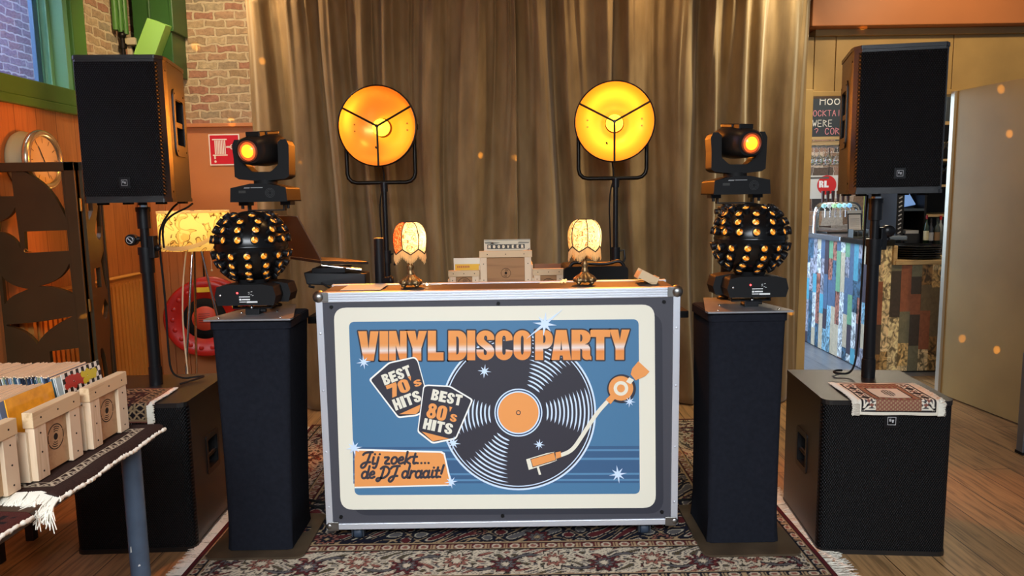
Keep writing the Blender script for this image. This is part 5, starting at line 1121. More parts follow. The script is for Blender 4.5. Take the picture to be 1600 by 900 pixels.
sl_m = [M('sleeve_edge_%d' % i, c, .45) for i, c in enumerate(pal)]
def sleeve_row(xs, xe, n, yc, crate_word, tops, ztop, first):
    base = None; rng = random.Random(n)
    for i in range(n):
        x = xs + (xe - xs) * i / (n - 1); h = ztop - CRZ - .008 + rng.uniform(-.004, .004)
        m = MB(); mt = sl_m[rng.randrange(len(sl_m))]; m.mat(mt); w = .0885 + rng.uniform(-.0005, 0)
        m.bb((-.0011, -w * .94, 0), (.0011, w * .94, h)); m.mat(M('plastic_sleeve', (232, 202, 166), .18)); m.bb((-.0013, -w * .90, h - .001), (.0013, w * .90, h + .003))
        o = m.build('record_sleeve'); o.location = (x, yc, CRZ + .0085); o.rotation_euler = (0, R(-9), 0)
        tag(o, 'paper and plastic sleeved single filed in the ' + crate_word, 'record', 'singles filed in the ' + crate_word)
sleeve_row(-1.106, -1.425, 76, 1.862, 'farthest table crate', None, .912, None)
sleeve_row(-1.106, -1.372, 56, 1.655, 'second table crate', None, .905, None)
def chk(m):
    f = Flat(m, lambda y, z, d: (.0012 + d * .0003, y, z)); m.mat(M('sleeve_white_gloss', (236, 232, 220), .35)); f.poly([(-.0825, 0), (.0825, 0), (.0825, .184), (-.0825, .184)], 1)
    m.mat(M('sleeve_ink_gloss', (24, 22, 22), .35))
    for i in range(14):
        for j in range(14):
            if (i + j) % 2 == 0: f.poly([(-.0825 + i * .01179, j * .01314), (-.0825 + (i + 1) * .01179, j * .01314), (-.0825 + (i + 1) * .01179, (j + 1) * .01314), (-.0825 + i * .01179, (j + 1) * .01314)], 2)
    rng = random.Random(5)
    for k in range(26):
        m.mat(M('sleeve_red_letters', (176, 50, 44), .4) if k < 15 else M('sleeve_yellow_letters', (206, 190, 50), .4)); yy = -.07 + (k if k < 15 else k - 2) * .0055; f.disc(yy, .150 + .014 * (k % 2) + rng.uniform(-.004, .004), .009, 3 + .02 * k, 8)
m = MB(); m.mat(M('sleeve_card_back', (200, 196, 184), .5)); m.bb((-.0011, -.083, 0), (.0011, .083, .184)); chk(m); o = m.build('record_sleeve'); o.location = (-1.096, 1.862, CRZ + .0085); o.rotation_euler = (0, R(-7), 0); tag(o, 'black and white chequered record sleeve with red and yellow lettering in front of its crate', 'record')
m = MB(); m.mat(M('orange_lit_sleeve', (240, 160, 44), .15, var=.3, scale=26)); m.bb((-.0012, -.083, 0), (.0012, .083, .178)); o = m.build('record_sleeve'); o.location = (-1.095, 1.655, CRZ + .0085); o.rotation_euler = (0, R(-7), 0); tag(o, 'shiny record sleeve with painted-in orange light at the front of the second crate', 'record')  # orange light falling on the plastic is painted as the sleeve colour
bn = thing('low_bench', 'dark low bench on the floor beyond the record table', 'bench', (-2.12, 2.72, 0)); o = (-2.12, 2.72, 0)
m = MB(o); m.mat(wood('dark_bench_wood', (44, 30, 22), (30, 20, 14), 'X')); m.bb((-2.36, 2.60, .34), (-1.90, 2.84, .37)); m.build('seat', bn, bev=.003)
for x in (-2.33, -1.945):
    for y in (2.625, 2.815):
        m = MB(o); m.mat(wood('dark_bench_wood', (44, 30, 22), (30, 20, 14), 'X')); m.bb((x - .016, y - .016, 0), (x + .016, y + .016, .34)); m.build('leg', bn, bev=.002)

# ------------------------------------------------------------------ folding screen, clock, radiator, floor lamp, hose reel, sign
scr_m = M('bronze_sheet', (72, 58, 34), .45, .35, var=.12, scale=5)
fs = thing('folding_screen', 'dark bronze folding screen with cut out curves standing before the radiator', 'screen', (-2.05, 3.5, 0)); o = (-2.05, 3.5, 0)
def curve_poly(p): return [(a, b_) for a, b_ in p]
outer = [(-2.445, .02), (-2.036, .02), (-2.036, 1.516), (-2.445, 1.516)]
def cp(p0, c, p1, n=7): return [((1 - t) ** 2 * p0[0] + 2 * t * (1 - t) * c[0] + t * t * p1[0], (1 - t) ** 2 * p0[1] + 2 * t * (1 - t) * c[1] + t * t * p1[1]) for t in np.linspace(0, 1, n)]
holes = [
    [(-2.425, 1.487), (-2.335, 1.487), (-2.335, 1.375), (-2.425, 1.375)],
    [(-2.275, 1.488), (-2.103, 1.488), (-2.100, 1.272)] + cp((-2.106, 1.272), (-2.145, 1.43), (-2.275, 1.487))[1:-1],
    cp((-2.425, 1.255), (-2.355, 1.27), (-2.333, 1.325)) + cp((-2.326, 1.127), (-2.36, 1.205), (-2.425, 1.21))[0:],
    [(-2.302, 1.208), (-2.100, 1.212), (-2.100, 1.114), (-2.306, 1.106)],
    [(-2.102, 1.055)] + [(-2.099, .922)] + cp((-2.099, .905), (-2.17, .95), (-2.26, .947)) + cp((-2.26, .947), (-2.14, .97), (-2.106, 1.05))[1:-1],
    cp((-2.43, 1.0), (-2.40, .95), (-2.31, .935)) + cp((-2.31, .93), (-2.40, .91), (-2.43, .86))[1:],
    [(-2.43, .765)] + cp((-2.43, .765), (-2.27, .77), (-2.11, .80))[1:] + cp((-2.11, .80), (-2.25, .74), (-2.292, .665))[1:] + cp((-2.292, .665), (-2.34, .745), (-2.43, .757))[1:],
    [(-2.236, .630), (-2.094, .645), (-2.094, .50), (-2.236, .50)],
    cp((-2.40, .44), (-2.25, .40), (-2.10, .44)) + cp((-2.10, .20), (-2.25, .28), (-2.40, .20))]
m = MB(o); m.mat(scr_m); m.prism_h([outer] + holes, .022, 'Y', 3.49); p_ = m.build('panel', fs)
m = MB(o); m.mat(scr_m); m.bb((-2.445, 3.48, 1.488), (-2.036, 3.525, 1.53)); m.bb((-2.085, 3.48, .02), (-2.036, 3.525, 1.53)); m.build('panel_frame', fs, bev=.002)
# second leaf, folded back
A = Vector((-2.033, 3.52)); B = Vector((-2.074, 3.74)); dv = (B - A); L2 = dv.length; dv.normalize()
T2 = Matrix(((dv.x, -dv.y, 0, A.x), (dv.y, dv.x, 0, A.y), (0, 0, 1, 0), (0, 0, 0, 1)))
m = MB(o); m.T = T2; m.mat(scr_m)
h2 = [[(.035, 1.44), (.10, 1.44), (.10, 1.30), (.035, 1.25)], cp((.10, 1.20), (.16, 1.10), (.20, 1.22)) + [(.20, 1.38), (.16, 1.30)], [(.05, 1.02), (.13, 1.02), (.13, .92), (.05, .92)], cp((.15, 1.05), (.17, .92), (.20, .90)) + [(.20, 1.10)], cp((.10, .80), (.15, .70), (.20, .82))[::1] + [(.16, .86)], cp((.04, .62), (.10, .66), (.12, .45)) + [(.05, .30)], cp((.20, .70), (.14, .55), (.20, .35))]
m.prism_h([[(0, .02), (L2, .02), (L2, 1.516), (0, 1.516)]] + h2, .02, 'Y', -.01); m.build('panel', fs)
m = MB(o); m.T = T2; m.mat(M('screen_edge', (44, 34, 20), .5, .4)); m.bb((L2 - .014, -.016, .02), (L2 + .004, .016, 1.53)); m.bb((0, -.014, 1.49), (L2, .014, 1.53)); m.build('panel_frame', fs, bev=.001)
for z in (1.30, .82, .3):
    m = MB(o); m.mat(M('brass', (190, 150, 80), .3, .9)); m.cyl((-2.030, 3.50, z), (-2.030, 3.50, z + .06), .006, n=10); m.build('hinge', fs)
m = MB(o); m.mat(M('brass', (190, 150, 80), .3, .9)); m.tube([(-2.298 + .008 * math.cos(a), 3.483, 1.118 + .008 * math.sin(a)) for a in np.linspace(0, 5.2, 10)] + [(-2.27, 3.483, 1.112)], .0025, 6); m.build('hook', fs)

ck = thing('wall_clock', 'round pale metal wall clock on the orange wall above the folding screen', 'clock', (-2.46, 3.775, 1.555))
m = MB(); m.mat(M('clock_cream', (190, 196, 160), .35)); m.lathe([(.001, .0), (.140, .0), (.146, .012), (.142, .030), (.134, .045), (.130, .09)], axis='X', n=48); m.build('case', ck)
m = MB(); m.mat(M('clock_bezel', (206, 196, 168), .25, .8)); m.lathe([(.120, .088), (.148, .088), (.152, .10), (.146, .118), (.128, .122), (.118, .108)], axis='X', n=48); m.build('bezel', ck)
m = MB(); m.mat(M('clock_dial', (206, 186, 150), .6)); m.lathe([(.001, .104), (.126, .104)], axis='X', n=48)
f = Flat(m, lambda y, z, d: (.1046 + d * .0003, y, z)); m.mat(M('dial_ink', (60, 46, 34), .6))
for k in range(12):
    a = R(k * 30); f.line([(.085 * math.cos(a), .085 * math.sin(a)), (.110 * math.cos(a), .110 * math.sin(a))], .0035, 1, round_=False)
m.build('dial', ck)
for a, l, w in ((118, .075, .005), (-70, .095, .0035)):
    m = MB(); f = Flat(m, lambda y, z, d: (.107, y, z)); m.mat(M('hand_black', (20, 16, 14), .5)); f.line([(-.015 * math.cos(R(a)), -.015 * math.sin(R(a))), (l * math.cos(R(a)), l * math.sin(R(a)))], w, 1); m.build('hand', ck)

rd = thing('radiator', 'ochre painted panel radiator on the left wall behind the folding screen', 'radiator', (-2.42, 4.2, .12)); o = (-2.42, 4.2, .12)
ochre = M('ochre_paint', (212, 146, 70), .4)
m = MB(o); m.mat(ochre); Y0, Y1, Z0, Z1 = 3.60, 4.78, .14, .876; prof = []
yy = Y0
m.bb((-2.445, Y0, Z0), (-2.422, Y1, Z1)); m.bb((-2.445, Y0, Z1 - .045), (-2.398, Y1, Z1)); m.bb((-2.445, Y0, Z0), (-2.398, Y1, Z0 + .045))
pp = .0415
y = Y0 + .03
while y + .03 < Y1 - .015:
    m.prism(rrect(y, y + .026, Z0 + .03, Z1 - .03, .012, 4), .030, 'X', -2.424); y += pp
m.build('panel', rd, bev=.004)
m = MB(o); m.mat(M('radiator_top', (222, 170, 90), .4)); m.bb((-2.448, Y0 - .005, Z1), (-2.385, Y1 + .005, Z1 + .008)); m.build('top_grille', rd, bev=.002)
for yy in (3.9, 4.5):
    m = MB(o); m.mat(ochre); m.bb((-2.4595, yy - .02, .3), (-2.448, yy + .02, .36)); m.build('wall_bracket', rd)
m = MB((-2.41, 4.86, 0)); m.mat(orange_paint); m.tube(smooth_pts([(-2.43, 4.86, 1.82), (-2.43, 4.86, 1.35), (-2.43, 4.86, 1.24), (-2.43, 4.93, 1.14), (-2.43, 4.94, 1.0), (-2.43, 4.94, .3), (-2.43, 4.94, .0)]), .014, 10); m.tube([(-2.43, 4.90, 1.82), (-2.43, 4.90, 1.30), (-2.43, 4.905, .9), (-2.43, 4.90, .0)], .010, 8); tag(m.build('heating_pipe'), 'orange painted heating pipes in the corner beside the radiator', 'pipe')

fl_ = thing('floor_lamp', 'tripod floor lamp with a map print drum shade by the orange wall', 'floor lamp', (-1.93, 4.50, 0)); o = (-1.93, 4.5, 0)
map_shade = shade_mat('map_shade', (250, 226, 140), .65, (9, (120, 84, 36), (240, 200, 110)))
m = MB(); m.mat(map_shade); m.lathe([(.200, 1.045), (.205, 1.28)], n=56); m.mat(shade_mat('shade_band', (252, 246, 226), .65)); 
m.lathe([(.2055, 1.268), (.2057, 1.281)], n=56); m.build('lamp_shade', fl_)
m = MB(); m.mat(shade_mat('shade_sweep', (252, 246, 226), .65)); a = np.linspace(R(200), R(340), 25); rs = [[(.2085 * math.cos(t), .2085 * math.sin(t), 1.05 + .10 * ((k / 24 - .45) * 1.9) ** 2) for k, t in enumerate(a)], [(.2085 * math.cos(t), .2085 * math.sin(t), 1.075 + .10 * ((k / 24 - .45) * 1.9) ** 2) for k, t in enumerate(a)]]; m.rings(rs, False, False); m.build('shade_band', fl_)
for a in (250, 10, 130):
    m = MB(); m.mat(chrome); ca, sa = math.cos(R(a)), math.sin(R(a)); m.cyl((.02 * ca, .02 * sa, 1.10), (.20 * ca, .20 * sa, .0), .008, n=12); m.build('leg', fl_)
m = MB(); m.mat(chrome); m.cyl((0, 0, 1.06), (0, 0, 1.14), .022); m.build('socket', fl_)
m = MB(); m.mat(emis('floor_lamp_bulb', (255, 220, 150), 6)); m.sphere((0, 0, 1.17), .03, 14, 10); m.build('bulb', fl_)
m = MB(); m.mat(M('cord_white', (226, 210, 180), .6)); m.tube([(.13, -.1, 1.10), (.13, -.1, .93)], .002, 6); m.sphere((.13, -.1, .925), .007, 10, 6); m.build('pull_cord', fl_)
m = MB(); m.mat(M('cord_white', (226, 210, 180), .6)); m.tube(smooth_pts([(-.03, -.05, 1.08), (-.05, -.10, .85), (-.06, -.12, .6), (-.04, -.14, .3), (-.03, -.16, .02), (.05, -.1, .006)]), .005, 6); m.build('cord', fl_)
light('floor_lamp_light', 'POINT', (-1.93, 4.50, 1.225), 3.0, (1.0, .78, .46), parent=fl_, shadow_soft_size=.03)
m = MB((-2.2, 5.0, 0)); m.mat(black_m); m.tube(smooth_pts([(-2.12, 5.05, 1.10), (-2.12, 5.05, .85), (-2.13, 5.05, .65), (-2.16, 5.05, .5)]), .006, 6); tag(m.build('wall_cable'), 'black cable running down the orange wall behind the floor lamp', 'cable')

hr = thing('hose_reel', 'red fire hose reel on the orange wall below the floor lamp shade', 'hose reel', (-2.09, 5.05, .57)); red = M('reel_red', (186, 34, 26), .35)
T = Matrix.Rotation(R(14), 4, 'Z') @ Matrix.Scale(1.07, 4)
m = MB(); m.T = T; m.mat(red); m.lathe([(.12, -.235), (.128, -.255), (.20, -.250), (.228, -.262), (.238, -.25), (.234, -.235), (.12, -.225)], axis='Y', n=56)
for k in range(18):
    a = 2 * PI * k / 18; m.sphere((.185 * math.cos(a), -.250, .185 * math.sin(a)), .016, 10, 6, (1, .3, 1.0))
m.build('front_disc', hr)
m = MB(); m.T = T; m.mat(red); m.lathe([(.10, -.035), (.20, -.04), (.238, -.05), (.238, -.03), (.10, -.02)], axis='Y', n=56); m.build('back_disc', hr)
m = MB(); m.T = T; m.mat(black_m); m.lathe([(.20, -.225), (.205, -.15), (.20, -.05)], axis='Y', n=40); m.lathe([(.075, -.252), (.125, -.256), (.128, -.24)], axis='Y', n=40); m.build('hose', hr)
m = MB(); m.T = T; m.mat(M('hub_label_red', (200, 70, 44), .5)); m.lathe([(.001, -.262), (.066, -.262), (.078, -.25)], axis='Y', n=32); m.mat(M('hub_text', (110, 40, 30), .6)); f = Flat(m, lambda x, z, d: (x, -.2624, z))
for k in range(5): f.poly([(-.035, .028 - k * .013), (.03, .028 - k * .013), (.03, .032 - k * .013), (-.035, .032 - k * .013)], 1)
m.build('hub', hr)
m = MB(); m.T = T; m.mat(M('sticker_yellow', (226, 196, 44), .5)); f = Flat(m, lambda x, z, d: (x, -.2635 + d * -.003, z)); f.poly([(-.035, .165), (.04, .165), (.04, .195), (-.035, .195)], 1); m.build('sticker', hr)
for sx_, sz_ in ((.185, .075), (.20, .015)):
    m = MB(); m.T = T; m.mat(M('sticker_yellow', (226, 196, 44), .5)); f = Flat(m, lambda x, z, d: (x, -.2635 + d * -.003, z)); f.disc(sx_, sz_, .024, 4, 20); m.build('sticker', hr)
m = MB(); m.T = Matrix.Identity(4); m.mat(red); m.bb((-.05, -.04, -.06), (.05, .02, .06)); m.cyl((0, .0, 0), (.05, -.22, 0), .03); m.build('wall_bracket', hr)

sg = thing('fire_hose_sign', 'red square sign with a white fire hose reel symbol on the orange wall', 'sign', (-1.93, 5.066, 1.68))
m = MB(); m.mat(M('sign_white', (232, 226, 214), .5)); m.bb((-.104, -.004, -.104), (.104, .002, .104)); m.build('border', sg)
m = MB(); f = Flat(m, lambda x, z, d: (x, -.0044 - d * .0003, z)); m.mat(M('sign_red', (206, 26, 46), .4)); f.poly([(-.096, -.096), (.096, -.096), (.096, .096), (-.096, .096)], 0); m.mat(M('sign_white', (232, 226, 214), .5))
for k in range(7): f.line([(-.062 + k * .011, -.03), (-.062 + k * .011, .062)], .0075, 1, round_=False)
f.line([(-.078, .068), (.016, .068)], .008, 1); f.line([(-.078, -.036), (.016, -.036)], .008, 1); f.line([(-.068, -.04), (-.068, -.062)], .010, 1, round_=False); f.disc(-.066, -.078, .008, 1, 16); f.line([(.012, .018), (.04, .018)], .012, 1, round_=False); f.ring(.055, .018, .012, .018, 1, n=28); f.line([(.055, .002), (.055, .034)], .004, 1); f.line([(.039, .018), (.071, .018)], .004, 1); m.build('symbol', sg)

# green duct column and pipes at the top left
gd = thing('duct_column', 'dark green boxed steel column on the brick wall at the top left', 'column', (-2.30, 4.98, 1.98)); o = (-2.30, 4.98, 1.98)
m = MB(o); m.mat(M('dark_green_paint', (48, 84, 36), .35, var=.15, scale=5)); m.bb((-2.405, 4.90, 2.15), (-2.16, 5.098, 3.29)); m.bb((-2.30, 4.885, 2.12), (-2.285, 4.90, 3.29)); m.bb((-2.165, 4.885, 2.42), (-2.14, 5.098, 3.29)); m.build('column', gd, bev=.004)
m = MB(o); m.mat(lime); c = [(-2.40, 4.80, 2.20), (-2.26, 4.80, 2.20), (-2.15, 4.80, 2.44), (-2.265, 4.80, 2.485)]; m.hexa([*c, *[(a, 4.898, z + .01) for a, _, z in c]]); m.build('bracket_plate', gd, bev=.004)
gp = thing('pipe_pair', 'pair of green painted pipes on the brick beside the green window', 'pipe', (-2.44, 4.78, 2.1)); o = (-2.44, 4.78, 2.1)
for y in (4.74, 4.80, 4.86):
    m = MB(o); m.mat(green_paint); m.cyl((-2.435, y, 2.40), (-2.435, y, 3.29), .018, n=14); m.build('pipe', gp)
m = MB(o); m.mat(dark_metal); m.cyl((-2.43, 4.80, 1.90), (-2.43, 4.80, 2.41), .014); m.sphere((-2.43, 4.80, 2.38), .024, 12, 8); m.cyl((-2.43, 4.80, 2.30), (-2.43, 4.80, 2.33), .022); m.build('valve', gp)
jb = MB((-2.42, 4.92, 2.1)); jb.mat(M('socket_cream', (200, 184, 150), .5)); jb.bb((-2.458, 4.88, 2.34), (-2.39, 4.96, 2.385)); jb.bb((-2.458, 4.905, 2.1), (-2.43, 4.935, 2.34)); tag(jb.build('junction_box', bev=.004), 'small cream junction box on the brick between the green pipes and column', 'box')

# ------------------------------------------------------------------ right side: door leaf, post, bar
dl = thing('door_leaf', 'plain gold brown door leaf standing open at the right edge', 'door', (2.86, 4.74, 0)); o = (2.86, 4.74, 0)
m = MB(o); m.mat(M('door_gold', (156, 128, 74), .62, var=.1, scale=3)); m.hexa([Vector(p) for p in ((2.790, 4.70, .012), (2.885, 3.82, .012), (2.925, 3.82, .012), (2.830, 4.70, .012), (2.790, 4.70, 1.945), (2.885, 3.82, 1.945), (2.925, 3.82, 1.945), (2.830, 4.70, 1.945))]); m.build('leaf', dl, bev=.002)
m = MB(o); m.mat(M('door_edge', (186, 176, 156), .35, .6)); m.bb((2.775, 4.690, .012), (2.834, 4.730, 1.945)); m.build('edge_strip', dl, bev=.002)
pt = thing('steel_post', 'grey steel post on a black foot at the right picture edge', 'post', (2.585, 3.60, 0))
m = MB(); m.mat(M('steel_grey', (120, 128, 138), .4, .7)); m.bb((-.024, -.024, .012), (.024, .024, .52)); m.build('tube', pt, bev=.003)
m = MB(); m.mat(black_m); m.bb((-.027, -.027, 0), (.027, .027, .014)); m.build('foot', pt)

def collage(name, w, h, seed, cool):
    rng = random.Random(seed); m = MB(); 
    cols = [(120, 160, 176), (88, 112, 140), (190, 196, 196), (70, 60, 70), (150, 96, 80), (120, 170, 130), (60, 90, 110), (206, 190, 160), (140, 140, 150), (90, 170, 190)] if cool else [(196, 164, 108), (160, 96, 66), (214, 190, 142), (78, 66, 56), (176, 142, 90), (120, 102, 74), (204, 180, 136), (128, 122, 96), (130, 96, 56), (180, 150, 110)]
    ms = []
    for i, c in enumerate(cols):
        k = name + '_print_%d' % i; mm, nt, b = base_mat(k); n = N(nt, 'ShaderNodeTexNoise', Scale=26.0, Detail=3.0, Distortion=1.5); nt.links.new(coords(nt, (1, 1, .7)), n.inputs['Vector'])
        o2 = ramp(nt, n.outputs['Fac'], [(.38, lin(tuple(x * .55 for x in c))), (.5, lin(c)), (.62, lin(tuple(min(255, x * 1.25) for x in c)))]) if i % 2 == 0 else ramp(nt, n.outputs['Fac'], [(.3, lin(tuple(x * .85 for x in c))), (.7, lin(c))])
        nt.links.new(o2, b.inputs['Base Color']); b.inputs['Roughness'].default_value = .4; ms.append(mm)
    x = 0
    while x < w:
        pw = .075; z = -rng.uniform(0, .25)
        while z < h:
            l = rng.uniform(.12, .34); z0, z1 = max(z, 0), min(z + l, h)
            if z1 > z0: m.mat(ms[rng.randrange(len(ms))]); m.bb((x, -.004 - rng.uniform(0, .004), z0), (min(x + pw, w), 0, z1))
            z += l
        x += pw
    return m
bc = thing('bar_counter', 'bar counter clad in upcycled printed planks behind the opening', 'bar counter', (2.62, 5.42, 0)); o = (2.62, 5.42, 0)
m = MB(o); m.mat(black_m); m.bb((2.625, 5.75, 0), (3.05, 8.0, .94)); m.bb((2.625, 5.33, 0), (2.76, 5.75, .94)); m.bb((2.76, 5.33, 0), (3.9, 5.75, .80)); m.build('carcass', bc)
m = collage('cool', 2.65, .93, 3, True); m.T = None; q = Matrix.Translation((2.622, 8.0, .01)) @ Matrix.Rotation(R(-90), 4, 'Z'); m.v = [q @ v for v in m.v]; m.o = Vector(o); m.build('side_cladding', bc)
m = collage('warm', .13, .93, 5, False); q = Matrix.Translation((2.63, 5.326, .01)); m.v = [q @ v for v in m.v]; m.o = Vector(o); m.build('front_cladding', bc)
m = collage('warm2', 1.14, .79, 8, False); q = Matrix.Translation((2.76, 5.326, .01)); m.v = [q @ v for v in m.v]; m.o = Vector(o); m.build('front_cladding', bc)
m = MB(o); m.mat(M('steel_top', (150, 160, 172), .25, .9)); m.bb((2.57, 5.75, .94), (3.10, 8.0, .985)); m.mat(gloss_black); m.bb((2.57, 5.29, .94), (2.77, 5.75, .985)); m.build('counter_top', bc, bev=.012, seg=3)
m = MB(o); m.mat(wood('shelf_oak', (190, 160, 110), (150, 118, 70), 'X')); m.bb((2.775, 5.29, .80), (3.9, 5.75, .83)); m.bb((2.762, 5.30, .80), (2.79, 5.74, .94)); m.build('serving_shelf', bc, bev=.003)
for k in range(6):
    t = MB((3.02, 5.52, .83 + k * .0165)); t.mat(gloss_black); t.lathe([(.001, 0), (.17 - .003 * (k % 2), 0), (.185 - .003 * (k % 2), .010), (.185 - .003 * (k % 2), .0155), (.178, .0155), (.165, .006), (.001, .005)], (3.02 + .004 * (k % 3), 5.52, .831 + k * .0165), n=48); tag(t.build('serving_tray'), 'round black serving tray stacked on the bar shelf', 'tray', 'black trays stacked on the bar shelf')
# beer tap
tp = thing('beer_tap', 'chrome arched beer tap with lit round badges on the bar counter', 'beer tap', (2.76, 6.30, .985)); o = (2.76, 6.30, .985)
m = MB(o); m.mat(chrome); m.tube(smooth_pts([(2.60, 6.3, .985), (2.60, 6.3, 1.15), (2.62, 6.3, 1.21), (2.68, 6.3, 1.225), (2.90, 6.3, 1.225), (2.95, 6.3, 1.21), (2.97, 6.3, 1.15), (2.97, 6.3, .985)], 2), .026, 14); m.build('arch', tp)
for i, c in enumerate(((150, 206, 214), (176, 190, 196), (170, 226, 176), (150, 226, 226), (170, 220, 240), (130, 190, 240))):
    x = 2.655 + i * .043
    m = MB(o); m.mat(emis('tap_badge_%d' % i, c, .9)); m.lathe([(.001, 6.262), (.019, 6.262), (.020, 6.275)], (x, 0, 1.215), 'Y', 20); f = Flat(m, lambda a, b_, d, x=x: (x + a, 6.2615, 1.215 + b_)); m.mat(M('tap_ink', (60, 100, 140), .5)); f.line([(-.008, .004), (.008, .004)], .004, 1); f.line([(-.006, -.006), (.006, -.006)], .003, 1); bdg = m.build('badge', tp)
    m = MB(o); m.mat(chrome); m.cyl((x, 6.28, 1.21), (x, 6.24, 1.18), .007, n=8); m.cyl((x, 6.24, 1.18), (x, 6.24, 1.12), .006, n=8); m.build('spout', tp)
    m = MB(o); m.mat(M('tap_handle', (60, 30, 26), .4)); m.cyl((x, 6.30, 1.24), (x, 6.30, 1.34), .010, .014, 10); m.build('handle', tp)
m = MB((2.76, 6.25, .985)); m.mat(M('drip_dark', (60, 58, 56), .35, .6)); m.bb((2.64, 6.16, .985), (2.94, 6.40, 1.0)); tag(m.build('drip_tray', bev=.003), 'dark drip tray under the beer tap', 'tray')
mp_ = thing('menu_card', 'black clipboard menu card with a white sheet standing at the end of the counter', 'menu', (2.735, 5.86, .985))
m = MB(); m.T = Matrix.Rotation(R(-8), 4, 'X'); m.mat(black_s); m.bb((-.055, -.003, 0), (.055, .003, .20)); m.build('board', mp_)
m = MB(); m.T = Matrix.Rotation(R(-8), 4, 'X'); m.mat(M('menu_sheet', (210, 208, 206), .7)); m.bb((-.047, -.0042, .02), (.047, -.0032, .165)); f = Flat(m, lambda a, b_, d: (a, -.0046, b_)); m.mat(M('menu_ink', (120, 118, 118), .7))
for k in range(7): f.line([(-.036, .035 + k * .016), (.036, .035 + k * .016)], .003, 1, round_=False)
m.build('sheet', mp_)
m = MB(); m.T = Matrix.Rotation(R(-8), 4, 'X'); m.mat(M('menu_head', (190, 196, 200), .5)); m.bb((-.055, -.0045, .175), (.055, -.003, .20)); m.build('clip', mp_)
nb = MB((2.66, 5.64, .985)); nb.T = Matrix.Translation((-.08, .12, 0)); nb.mat(M('napkin_steel', (120, 122, 120), .35, .8)); nb.bb((2.68, 5.48, .985), (2.80, 5.56, .990)); nb.bb((2.68, 5.48, .990), (2.685, 5.56, 1.045)); nb.bb((2.795, 5.48, .990), (2.80, 5.56, 1.045)); nb.bb((2.68, 5.555, .990), (2.80, 5.56, 1.04)); nb.bb((2.72, 5.49, .990), (2.725, 5.55, 1.03)); nb.bb((2.755, 5.49, .990), (2.76, 5.55, 1.03)); tag(nb.build('caddy', bev=.001), 'small metal napkin caddy on the dark end of the counter', 'caddy')
# walls of the bar behind, olive post, shelves
m = MB(); m.mat(M('olive_paint', (158, 152, 44), .6)); m.bb((3.22, 6.55, 0), (3.44, 6.75, 3.3)); m.bb((3.33, 6.53, 0), (3.36, 6.55, 3.3)); struct(m.build('wall_bar_pier'))
sf = thing('bar_shelf_unit', 'tall black back bar shelf unit with glasses and bottles', 'shelf', (3.62, 6.30, 0)); o = (3.62, 6.30, 0)
dark_s = M('shelf_black', (26, 25, 27), .5)
m = MB(o); m.mat(dark_s); m.bb((3.46, 6.52, 0), (4.3, 6.54, 2.3)); m.build('back_panel', sf)
m = MB(o); m.mat(dark_s); m.bb((3.105, 5.95, 0), (3.165, 6.50, 2.3)); m.bb((3.165, 6.48, 0), (3.46, 6.50, 2.3)); m.build('side_panel', sf); m = MB(o); m.mat(dark_s); m.bb((3.345, 5.98, .90), (3.362, 6.48, 2.3)); m.build('divider', sf)
m = MB(o); m.mat(dark_s); m.bb((3.105, 5.90, .86), (4.3, 6.50, .90)); m.bb((3.105, 5.95, 0), (4.3, 6.48, .86)); m.build('cabinet', sf, bev=.002)
shelf_w = wood('shelf_pale', (206, 176, 130), (176, 142, 96), 'X')
for z, x0 in ((1.13, 3.362), (1.37, 3.362), (1.575, 3.362), (1.18, 3.165)):
    m = MB(o); m.mat(shelf_w if x0 > 3.3 else M('shelf_steel', (80, 90, 100), .3, .6)); m.bb((x0, 5.98, z - .012), (4.3 if x0 > 3.3 else 3.345, 6.48, z + .006)); m.build('shelf_board', sf)
m = MB(o); f = Flat(m, lambda x, z, d: (x, 5.9495, z)); m.mat(M('strip_white', (200, 200, 200), .5))
for k in range(9): f.line([(3.122, .99 + k * .035), (3.147, 1.005 + k * .035)], .010, 1, round_=False)
m.mat(M('strip_pink', (220, 60, 100), .5)); f.poly([(3.112, .915), (3.154, .915), (3.154, .97), (3.112, .97)], 1); m.build('price_strip', sf)
rgx = thing('till_screen', 'tilted blue till screen on the left bay of the back bar', 'screen', (3.275, 6.06, 1.186))
m = MB(); m.mat(black_s); m.bb((-.03, .0, 0), (.03, .08, .012)); m.build('foot', rgx)
m = MB(); m.T = Matrix.Translation((0, .03, .02)) @ Matrix.Rotation(R(-35), 4, 'X') @ Matrix.Rotation(R(-12), 4, 'Y'); m.mat(emis('till_blue', (120, 160, 220), .55)); m.bb((-.075, -.006, 0), (.06, .004, .13)); m.build('display', rgx)
pr_ = thing('receipt_printer', 'black till printer box under white papers on the back bar', 'printer', (3.255, 6.08, .90))
m = MB(); m.mat(M('printer_black', (30, 32, 40), .3)); m.bb((-.06, -.10, 0), (.07, .14, .085)); m.build('body', pr_, bev=.004)
m = MB(); m.mat(M('paper_stack', (210, 210, 208), .7)); m.bb((-.04, -.08, .0855), (.065, .13, .11)); m.build('paper_stack', pr_)
def bottle(x, y, z, r, h, col, cap, lab, label):
    t = thing('bottle', label, 'bottle', (x, y, z)); m = MB(); m.mat(M('bottle_glass_%d_%d_%d' % col, col, .12, coat=.5)); m.lathe([(.001, 0), (r, 0), (r, h * .55), (r * .9, h * .64), (r * .38, h * .75), (r * .34, h * .92), (.001, h * .92)], n=20); m.build('body', t)
    m = MB(); m.mat(M('cap_%d_%d_%d' % cap, cap, .4)); m.cyl((0, 0, h * .86), (0, 0, h), r * .42, n=14); m.build('cap', t)
    m = MB(); m.mat(M('label_%d_%d_%d' % lab, lab, .6)); m.lathe([(r * 1.012, h * .14), (r * 1.012, h * .46)], n=20); m.build('label', t)
